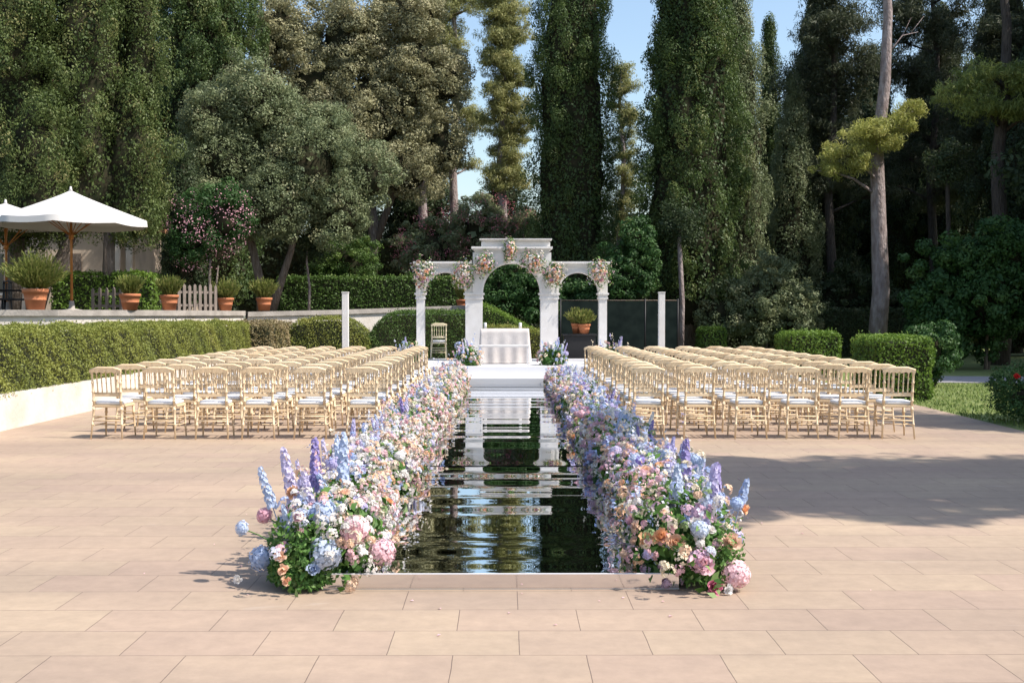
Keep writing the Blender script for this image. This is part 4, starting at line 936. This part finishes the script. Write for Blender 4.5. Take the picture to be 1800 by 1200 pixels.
# ------------------------------------------------------------------ flowers
def petal_patch(V, Q, base, out_, up, L, W, curl):
    """a cupped petal, 3x3 grid"""
    side = np.cross(out_, up); o = len(V)
    for i in range(3):
        t = i / 2
        for j in (-1, 0, 1):
            w = W * (.45 + .75 * t if i < 2 else .8) * j
            V.append(base + out_ * (L * t * (1 - curl * .4 * t)) + up * (L * curl * t * t + .12 * L * abs(j)) + side * w)
    for i in range(2):
        for j in range(2): Q.append([o + i * 3 + j, o + i * 3 + j + 1, o + i * 3 + j + 4, o + i * 3 + j + 3])
def rose_mesh(name, mat, ruffle=0, n=30, seed=0):
    g = np.random.default_rng(seed); V = []; Q = []
    for k in range(n):
        f = k / n; a = k * 2.39996; r0 = .08 + .20 * f; e = 1.35 - 1.25 * f + g.normal() * .12
        rad = np.array([math.cos(a), math.sin(a), 0]); up = np.array([0, 0, 1.])
        o_ = rad * math.cos(e) + up * math.sin(e); u_ = -rad * math.sin(e) + up * math.cos(e)
        petal_patch(V, Q, rad * r0 * .8 + up * (.38 - .30 * f), o_, u_, (.55 + .40 * f) * (1 + g.normal() * (.08 + ruffle)), .30 + .13 * f, .35 + g.normal() * (.1 + ruffle))
    V = np.array(V); V[:, 2] -= .2
    return mk_mesh(name, V, np.array(Q), mat, smooth=True)
def hyd_mesh(name, mat, n=90, seed=0, squash=.85):
    g = np.random.default_rng(seed); V = []; Q = []
    for k in range(n):
        z = 1 - 1.75 * (k + .5) / n; a = k * 2.39996; r = math.sqrt(max(0, 1 - z * z)); d = np.array([r * math.cos(a), r * math.sin(a), z]) + g.normal(size=3) * .06; d /= np.linalg.norm(d)
        t = np.cross(d, [.3, .2, .9]); t /= np.linalg.norm(t); b = np.cross(d, t); c = d * g.uniform(.9, 1.06); ph = g.uniform(0, 1.57); s = .20 * g.uniform(.8, 1.2)
        for q in range(4):
            al = ph + q * PI / 2; u = t * math.cos(al) + b * math.sin(al); v = -t * math.sin(al) + b * math.cos(al); o = len(V)
            V += [c, c + u * s * .6 + v * s * .5 + d * .03, c + u * s + d * .06 * g.normal(), c + u * s * .6 - v * s * .5 + d * .03]; Q.append([o, o + 1, o + 2, o + 3])
    # inner ball keeps it from being seen through
    o = len(V); m = 10
    for i in range(5):
        th = PI * (i + .5) / 5
        for j in range(m): V.append(np.array([math.sin(th) * math.cos(2 * PI * j / m), math.sin(th) * math.sin(2 * PI * j / m), math.cos(th)]) * .84)
    for i in range(4):
        for j in range(m): Q.append([o + i * m + j, o + i * m + (j + 1) % m, o + (i + 1) * m + (j + 1) % m, o + (i + 1) * m + j])
    V = np.array(V); V[:, 2] *= squash
    return mk_mesh(name, V, np.array(Q), mat)
def spike_mesh(name, mat, n=66, H=.33, r0=.046, seed=0):
    """delphinium: florets spiralling round a stem that stands on z=0"""
    g = np.random.default_rng(seed); V = []; Q = []
    for k in range(n):
        f = k / (n - 1); a = k * 2.39996 + g.normal() * .2; z = H * (.10 + .90 * f) + g.normal() * .006; r = r0 * (1 - .62 * f ** 2.2) * g.uniform(.65, 1.15); s = .027 * (1 - .38 * f) * g.uniform(.7, 1.25)
        d = np.array([math.cos(a), math.sin(a), .25]); d /= np.linalg.norm(d); t = np.cross(d, [0, 0, 1.]); t /= np.linalg.norm(t); b = np.cross(d, t); c = np.array([0, 0, z]) + d * r * .75
        for q in range(5):
            al = q * 2 * PI / 5 + a; u = t * math.cos(al) + b * math.sin(al); v = -t * math.sin(al) + b * math.cos(al); o = len(V)
            V += [c, c + u * s * .6 + v * s * .45 + d * s * .3, c + u * s + d * s * .25, c + u * s * .6 - v * s * .45 + d * s * .3]; Q.append([o, o + 1, o + 2, o + 3])
    for q in range(4):
        al = q * PI / 2; al2 = al + PI / 2; rr = .006; o = len(V)
        V += [np.array([rr * math.cos(al), rr * math.sin(al), -.25]), np.array([rr * math.cos(al2), rr * math.sin(al2), -.25]), np.array([.004 * math.cos(al2), .004 * math.sin(al2), H]), np.array([.004 * math.cos(al), .004 * math.sin(al), H])]; Q.append([o, o + 1, o + 2, o + 3])
    return mk_mesh(name, np.array(V), np.array(Q), mat)
BM = {}
for i, c in enumerate(('blue', 'lilac', 'violet')):
    for s in range(2): BM[('delphinium', c, s)] = spike_mesh('delphinium', PET[c], seed=i * 3 + s, H=.31 + .07 * s)
BM[('delphinium', 'white', 0)] = spike_mesh('delphinium', PET['white'], seed=40)
BM[('delphinium', 'white', 1)] = spike_mesh('delphinium', PET['white'], seed=41, H=.36)
for c in ('blue', 'pink', 'white', 'lilac', 'mauve'):
    for s in range(2): BM[('hydrangea', c, s)] = hyd_mesh('hydrangea', PET[c], seed=s + 5)
for c in ('pink', 'peach', 'white', 'orange', 'mauve', 'hotpink', 'blue', 'lilac'):
    for s in range(2): BM[('rose', c, s)] = rose_mesh('rose', PET[c], seed=s + 9); BM[('peony', c, s)] = rose_mesh('peony', PET[c], ruffle=.14, n=44, seed=s + 19)
def bloom(kind, colr, parent, loc, nrm, s):
    o = link(kind, BM[(kind, colr, rnd.randrange(2))], parent, loc)
    o.rotation_euler = Vector(nrm).to_track_quat('Z', 'Y').to_euler(); 
    o.rotation_euler.rotate_axis('Z', rnd.uniform(0, 6)); o.scale = (s, s, s)
    if abs(loc[0]) > .38 and kind != 'delphinium' and loc[2] > .1:
        sx = math.copysign(.18, loc[0]); MB().tube([(sx, loc[1] + .05, .15), (loc[0] * .8, loc[1] + .02, loc[2] * .8 + .02), loc], .004, 5).obj('stem', M['stem'], parent)
    return o
def small_blossoms(P, D, cols, size):
    """tiny four petalled flowers with their own petal colours"""
    n = len(P); t = np.cross(D, unit(n)); t /= np.linalg.norm(t, axis=1, keepdims=True) + 1e-9; b = np.cross(D, t)
    s = (size * R.uniform(.6, 1.35, n))[:, None]; Vs = []
    for q in range(4):
        al = q * PI / 2; u = t * math.cos(al) + b * math.sin(al); v = b * math.cos(al) - t * math.sin(al)
        Vs.append(np.stack([P, P + u * s * .55 + v * s * .42 + D * s * .25, P + u * s + D * s * .2, P + u * s * .55 - v * s * .42 + D * s * .25], 1))
    V = np.stack(Vs, 1).reshape(-1, 3); Q = np.arange(len(V)).reshape(-1, 4)
    T = np.repeat(np.concatenate([cols, np.ones((n, 1))], 1), 16, axis=0)
    return V, Q, T
def arrangement(cx, cy, hl, hw, hh, side, label, group, pal_in, pal_out, n_big, front=0, nfill=1500, z0=0.0, spikes=5, leafn=800):
    root = empty('flower_arrangement', (cx, cy, z0)); tag(root, label, 'flowers', group)
    lp = lumps(int(cy * 10) + side + 77, 6)
    def surf(n, k=1.0):
        th = R.uniform(0, 2 * PI, n); ph = np.arccos(R.uniform(.0, 1, n)); d = np.stack([np.sin(ph) * np.cos(th), np.sin(ph) * np.sin(th), np.cos(ph)], 1)
        e = .75; dd = np.sign(d) * np.abs(d) ** e; rr = 1 + .26 * lp(d * 2.2) + .16 * lp(d * 5)
        return dd * np.array([hw, hl, hh]) * (rr * k)[:, None] if hasattr(rr, '__len__') else dd, d
    def pick(pal, f):
        ks = list(pal); return rnd.choices(ks, [pal[k] for k in ks])[0]
    # leaves
    n = leafn; P, D = surf(n, .94); P *= R.uniform(.75, 1.10, (n, 1)); P[:, 2] = np.abs(P[:, 2]) + .0
    V, Q = leaf_quads(P, D, .058, .5, .3, .9); parts = [(V, Q, np.repeat(R.random(n), 4))]
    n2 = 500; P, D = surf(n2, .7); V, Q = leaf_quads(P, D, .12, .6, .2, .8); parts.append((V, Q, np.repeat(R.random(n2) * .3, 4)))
    if front:
        # trailing greenery low at the front end
        n3 = 4200 if side < 0 else 1500; th = R.uniform(0, 2 * PI, n3); q = R.random(n3) ** .6
        P = np.stack([np.cos(th) * hw * .72 * q + side * .12, -hl * .5 - np.abs(np.sin(th)) * hl * .45 * q, np.abs(R.normal(size=n3)) * .14 + .02 + .12 * (1 - q)], 1)
        P[:, 2] = np.clip(P[:, 2], .015, .38)
        V, Q = leaf_quads(P, np.tile([0., -.8, .5], (n3, 1)), .034, .5, .2, .9); parts.append((V, Q, np.repeat(R.random(n3), 4)))
    crown_obj('foliage', parts, M['lf_flor'], root)
    # small blossoms, gathered in little heads of one colour each
    nh = nfill // 13; Ph, Dh = surf(nh); Ph *= R.uniform(.84, 1.10, (nh, 1))
    if front: Ph[:, 1] = np.where((Ph[:, 1] < -hl * .5) & (Ph[:, 2] < .22) & (side * Ph[:, 0] > -.1 * hw), Ph[:, 1] * .5, Ph[:, 1])
    fin = np.clip(.5 - side * Ph[:, 0] / hw * .55 - (Ph[:, 2] / hh - .5) * .35 + R.normal(size=nh) * .16, 0, 1)  # 1 = towards the aisle
    names_in = [k for k in pal_in for _ in range(int(pal_in[k] * 10))]; names_out = [k for k in pal_out for _ in range(int(pal_out[k] * 10))]
    hc = np.array([TC[rnd.choice(names_in if f > .5 else names_out)] for f in fin]) * R.uniform(.84, 1.04, (nh, 1)); hr = R.uniform(.018, .046, nh)
    kf = 24; idx = np.repeat(np.arange(nh), kf); dd = unit(nh * kf) + Dh[idx] * .7 + np.array([0, 0, .2]); dd /= np.linalg.norm(dd, axis=1, keepdims=True)
    P = Ph[idx] + dd * (hr[idx] * R.uniform(.75, 1.15, nh * kf))[:, None]; P[:, 2] = np.abs(P[:, 2]) + .01
    # loose florets on fine sprigs standing above the rest
    ng = 10 + nfill // 110; Pg, Dg = surf(ng); Pg[:, 2] = np.abs(Pg[:, 2]); up = Dg * .35 + np.array([0, 0, .9]) + R.normal(size=(ng, 3)) * .18; kg = 12
    if front: Pg[:, 1] = np.maximum(Pg[:, 1], -hl * .6)
    ig = np.repeat(np.arange(ng), kg); tt = R.random(ng * kg) ** .8; L_ = R.uniform(.08, .24, ng); PP = Pg[ig] + up[ig] * (tt * L_[ig])[:, None] + R.normal(size=(ng * kg, 3)) * .010
    cg = np.array([TC[rnd.choice(['blue', 'pale', 'blue', 'lilac', 'cream', 'pale', 'white'] if side > 0 else ['white', 'pale', 'peach', 'cream', 'pink', 'blue', 'white'])] for _ in range(ng)])
    P = np.concatenate([P, PP]); dd = np.concatenate([dd, unit(ng * kg)]); allc = np.concatenate([hc[idx] * R.uniform(.9, 1.06, (nh * kf, 1)), cg[ig]])
    V, Q, T = small_blossoms(P, dd, allc, .0125 if nfill > 2000 else .016)
    ob = link('small_blossoms', mk_mesh('small_blossoms', V, Q, PET['mixed'], tint=T), root); ob['kind'] = 'stuff'
    # individual blooms
    for k in range(n_big):
        P, D = surf(1); p = P[0] * 1.0; d = D[0]
        if front and p[1] < -hl * .4 and (side * p[0] < -.02 or (p[2] < .2 and k % 4)): continue
        if front and side * p[0] < 0 and p[2] < .12: continue
        f = .5 - side * p[0] / hw * .55 - (p[2] / hh - .5) * .3 + rnd.gauss(0, .15); pal = pal_in if f > .5 else pal_out
        c = pick(pal, f); 
        if c in ('violet', 'green', 'pale', 'cream'): c = rnd.choice(['lilac', 'white', 'peach'])
        if c in ('blue', 'lilac') and rnd.random() < .45 or (c in ('pink', 'white', 'mauve') and rnd.random() < .12): kind = 'hydrangea'; s = rnd.uniform(.042, .068)
        else: kind = rnd.choice(['rose', 'rose', 'peony']); s = rnd.uniform(.024, .042)
        bloom(kind, c, root, tuple(p), d + np.array([0, -.2, .35]), s)
    for k in range(spikes):
        x = side * rnd.uniform(-.25, .85) * hw; y = rnd.uniform(-.9, .9) * hl; c = rnd.choice(['lilac', 'blue', 'blue', 'blue', 'violet', 'white', 'lilac'])
        o = bloom('delphinium', c, root, (x, y, hh * rnd.uniform(.35, .68)), (side * rnd.uniform(0, .30) + rnd.gauss(0, .10), rnd.gauss(0, .14), 1), rnd.uniform(.6, .9)); o.scale.x *= .78; o.scale.y *= .78
    return root
INL = {'white': 6.5, 'pink': 3, 'peach': 2.4, 'cream': 2, 'pale': .4, 'orange': .3, 'green': .5}; OUTL = {'blue': 2.2, 'white': 4, 'lilac': .8, 'pink': 1.8, 'peach': 1.8, 'pale': 1, 'cream': 1, 'green': 1.2}
INR = {'mauve': 1.8, 'pink': 2.8, 'lilac': .4, 'peach': 1.8, 'white': 1.4, 'cream': 1.4, 'orange': .4, 'green': .9}; OUTR = {'blue': 2.4, 'lilac': .9, 'pale': 2.2, 'white': 1.4, 'peach': 1.2, 'cream': 1, 'green': 1.8, 'violet': .3}
gl = 'flower arrangements lining the mirrored aisle'
NA = 14
for side, sname, pi_, po in ((-1, 'left', INL, OUTL), (1, 'right', INR, OUTR)):
    for i in range(NA):
        y = 7.1 + i * 1.29; big = 60 if i < 4 else (44 if i < 8 else 26)
        if i == 0: lab = {'left': 'front flower arrangement on the left with trailing greenery and a low blue hydrangea', 'right': 'front flower arrangement on the right with apricot roses and big pink hydrangeas'}[sname]
        elif i == NA - 1: lab = f'last flower arrangement of the {sname} border, beside the stage'
        else: lab = f'{ORD[i]} flower arrangement from the front along the {sname} edge of the mirrored aisle'
        cx = side * (1.06 if i == 0 else 1.12 + rnd.uniform(-.03, .03)); hw = .32 if i == 0 else .32
        rt = arrangement(cx, y, .70, hw, rnd.uniform(.44, .54), side, lab, gl, pi_, po, big, front=(i == 0), nfill=3000 if i < 5 else 1900, spikes=3 if i < 1 else 8 if i < 10 else 6)
        if i == 0 and side < 0:
            for kind, c, p, nrm, s in [('hydrangea', 'blue', (-.38, -.44, .16), (-.6, -.7, .3), .075), ('hydrangea', 'blue', (.02, -.58, .22), (.1, -1, .3), .095), ('hydrangea', 'blue', (-.02, -.42, .42), (0, -1, .6), .085), ('hydrangea', 'pink', (.18, -.5, .34), (.2, -1, .5), .085),
                                       ('hydrangea', 'blue', (-.50, -.40, .33), (-1, -.3, .3), .045), ('peony', 'peach', (-.22, -.68, .22), (-.2, -1, .4), .035), ('peony', 'peach', (-.20, -.70, .15), (0, -1, .3), .032), ('peony', 'peach', (-.18, -.70, .09), (.1, -1, .3), .03),
                                       ('rose', 'white', (-.50, -.5, .05), (-.4, -1, .3), .03), ('peony', 'orange', (-.22, -.3, .52), (-.2, -.8, .8), .04), ('hydrangea', 'pink', (-.40, -.25, .38), (-.5, -.8, .5), .05), ('hydrangea', 'pink', (.33, -.45, .2), (.5, -1, .3), .08)]:
                bloom(kind, c, rt, p, nrm, s)
            for c, p, nrm, s in [('blue', (-.34, -.25, .40), (-.3, -.1, 1), .75), ('lilac', (-.22, -.22, .42), (-.18, -.1, 1), .95), ('violet', (-.12, -.05, .46), (-.02, 0, 1), .95), ('blue', (.02, .1, .5), (.03, 0, 1), .9), ('lilac', (-.1, -.3, .36), (-.15, -.2, 1), .8)]: bloom('delphinium', c, rt, p, nrm, s)
        if i == 0 and side > 0:
            for kind, c, p, nrm, s in [('hydrangea', 'pink', (.26, -.60, .10), (.3, -1, .4), .082), ('hydrangea', 'hotpink' if 0 else 'mauve', (.05, -.62, .19), (-.1, -1, .4), .075), ('peony', 'pink', (.06, -.64, .17), (0, -1, .5), .075), ('peony', 'hotpink', (.12, -.66, .04), (.1, -1, .3), .05), ('rose', 'orange', (-.16, -.52, .30), (-.2, -1, .6), .052), ('rose', 'orange', (-.24, -.5, .28), (-.3, -1, .5), .048), ('rose', 'peach', (-.08, -.55, .27), (0, -1, .5), .058),
                                       ('peony', 'peach', (.24, -.52, .27), (.2, -1, .5), .06), ('hydrangea', 'mauve', (.10, -.4, .40), (.1, -1, .7), .08), ('rose', 'white', (.05, -.48, .36), (0, -1, .6), .052), ('hydrangea', 'blue', (.32, -.32, .46), (.6, -.5, .8), .042), ('peony', 'orange', (.36, -.3, .42), (.8, -.6, .5), .036), ('rose', 'white', (.2, -.68, .03), (.1, -1, .3), .03)]:
                bloom(kind, c, rt, p, nrm, s)
            for c, p, nrm, s in [('violet', (.22, -.1, .40), (.1, 0, 1), .85), ('lilac', (.18, -.25, .40), (.05, -.1, 1), .9), ('blue', (.35, -.2, .38), (.25, -.1, 1), .7), ('blue', (.02, .0, .42), (-.05, 0, 1), .75), ('violet', (.12, .35, .5), (.0, 0, 1), .85)]: bloom('delphinium', c, rt, p, nrm, s)
# petals dropped on the paving
n = 46; P = np.stack([np.sign(R.normal(size=n)) * R.uniform(1.45, 2.3, n), R.uniform(6.3, 16, n), np.full(n, .004)], 1)
P[:10, 0] = R.uniform(-.9, .9, 10); P[:10, 1] = R.uniform(5.6, 6.5, 10)
V, Q = leaf_quads(P, np.tile([0., 0., 1.], (n, 1)), .022, .7, 0, .15); V[:, 2] = np.abs(V[:, 2]) + .001
tag(link('fallen_petals', mk_mesh('fallen_petals', V, Q, PET['pink'])), 'scattered fallen petals on the paving beside the flower borders', 'petals', kind='stuff')
# arrangements at the feet of the arch pillars on the stage
gs = 'flower arrangements at the feet of the arch pillars'
for px, yy, l, hw in ((722, 26.2, 'flowers at the foot of the outer left pillar of the arch', .30), (822, 25.6, 'flowers at the foot of the inner left pillar beside the bench', .30), (972, 25.8, 'flowers with blue spikes at the foot of the inner right pillar', .32), (1072, 26.2, 'flowers at the foot of the outer right pillar of the arch', .42)):
    arrangement(wx(px, yy), yy, .30, hw, .46, 1 if px > 890 else -1, l, gs, INR if px > 890 else INL, OUTR, 16, nfill=700, z0=.45, spikes=7, leafn=350)
# clusters pinned on the arch
def cluster(px, py, rx, rz, label, y=AY - .1):
    c = Vector((wx(px, AY), y, wz(py, AY))); root = empty('flower_cluster', c); tag(root, label, 'flowers', 'flower clusters fastened to the wedding arch')
    n = 340; d = unit(n); d[:, 1] = -np.abs(d[:, 1]) * .8; lq = lumps(int(px)); P = d * np.array([rx, .16, rz]) * (R.uniform(.6, 1.6, (n, 1)) * (1 + .5 * lq(d * 2.6)[:, None]))
    V, Q = leaf_quads(P, d, .07, .5, 0, .9); crown_obj('foliage', [(V, Q, np.repeat(R.random(n), 4))], M['lf_flor'], root)
    n = 420; d = unit(n); d[:, 1] = -np.abs(d[:, 1]) * .8; P = d * np.array([rx, .18, rz]) * (R.uniform(.6, 1.55, (n, 1)) * (1 + .5 * lq(d * 2.6)[:, None])); nm = ['peach', 'white', 'white', 'pink', 'cream', 'peach', 'pale', 'mauve']
    cell = np.floor(P / .09).astype(int); key = (cell[:, 0] * 7385 ^ cell[:, 1] * 1934 ^ cell[:, 2] * 8349) & 0xfff
    V, Q, T = small_blossoms(P, d, np.array([TC[nm[k % 8]] for k in key]), .024); ob = link('small_blossoms', mk_mesh('small_blossoms', V, Q, PET['mixed'], tint=T), root); ob['kind'] = 'stuff'
    for k in range(int(14 + 60 * rx * rz / .06 * .3)):
        a = rnd.uniform(0, 2 * PI); q = math.sqrt(rnd.random()); q *= 1 + .3 * math.sin(a * 3 + px); p = (rx * q * math.cos(a), -.17 * math.sqrt(max(0, 1 - q * q)) - .03, rz * q * math.sin(a))
        bloom(rnd.choice(['rose', 'peony', 'rose']), rnd.choice(['peach', 'peach', 'white', 'pink', 'white', 'orange', 'mauve']), root, p, (p[0] * 2, -1, p[2] * 2), rnd.uniform(.026, .046))
for a in ((743, 482, .22, .27, 'flower cluster on the top of the outer left pillar'), (815, 483, .20, .26, 'flower cluster between the left side arch and central arch'), (851, 466, .20, .20, 'orange tinted cluster on the left shoulder of the central arch'),
          (896, 440, .11, .20, 'small upright cluster above the crown of the central arch'), (936, 463, .24, .21, 'largest cluster on the right shoulder of the central arch'), (973, 484, .20, .22, 'flower cluster between the central arch and right side arch'), (1053, 481, .21, .23, 'flower cluster on the top of the outer right pillar')): cluster(*a)

# rose bush at the right edge
rb = bush(7.95, 16.6, 0, [(0, 0, .50, .78, .7, .40), (-.3, -.1, .35, .6, .5, .30), (.4, .1, .62, .5, .5, .35)], 'lf_bush', 'loose rose bush with red blooms at the right edge of the lawn', leaf=.05, cl=.15, per=34, seed=63, nm='rose_bush', dens=.7)
for p in ((-.05, -.45, .92), (-.45, -.4, .86), (.2, -.5, .74), (-.62, -.3, .70), (.35, -.4, 1.0)): bloom('rose', 'hotpink', rb, p, (0, -1, .5), .05).data = rose_mesh('rose', PET['red'], seed=3)

# ------------------------------------------------------------------ light, sky, camera
EL, AZ = math.radians(50), math.radians(18)      # sun from the right, a little behind the camera
sd = Vector((math.cos(EL) * math.cos(AZ), -math.cos(EL) * math.sin(AZ), math.sin(EL)))
sun = bpy.data.lights.new('sun', 'SUN'); sun.energy = 4.4; sun.angle = math.radians(.55); sun.color = (1, .93, .84)
so = bpy.data.objects.new('sun', sun); COL.objects.link(so); so.rotation_euler = sd.to_track_quat('Z', 'Y').to_euler(); so.location = (20, -5, 30)
wd = bpy.data.worlds.new('World'); sc.world = wd; wd.use_nodes = True; nt = wd.node_tree
bg = nt.nodes['Background']; sk = nt.nodes.new('ShaderNodeTexSky'); sk.sky_type = 'NISHITA'; sk.sun_disc = False; sk.sun_elevation = EL
sk.sun_rotation = math.atan2(sd.x, sd.y); sk.air_density = 1.2; sk.dust_density = 1.5; sk.ozone_density = 1.5
nt.links.new(sk.outputs[0], bg.inputs[0]); bg.inputs[1].default_value = .14
cam = bpy.data.cameras.new('camera'); co = bpy.data.objects.new('camera', cam); COL.objects.link(co)
cam.sensor_width = 36; cam.lens = F / 1800 * 36; cam.clip_end = 3000; cam.clip_start = .05
co.location = (0, 0, EYE); co.rotation_euler = (PI / 2 - math.atan((600 - HY) / F), 0, -math.atan((900 - HX) / F)); sc.camera = co
sc.view_settings.view_transform = 'Standard'; sc.view_settings.look = 'None'; sc.view_settings.gamma = 1; sc.view_settings.exposure = .62
sc.cycles.use_denoising = True; sc.cycles.max_bounces = 6; sc.cycles.diffuse_bounces = 3; sc.cycles.glossy_bounces = 3; sc.cycles.transmission_bounces = 3; sc.cycles.caustics_reflective = False; sc.cycles.caustics_refractive = False
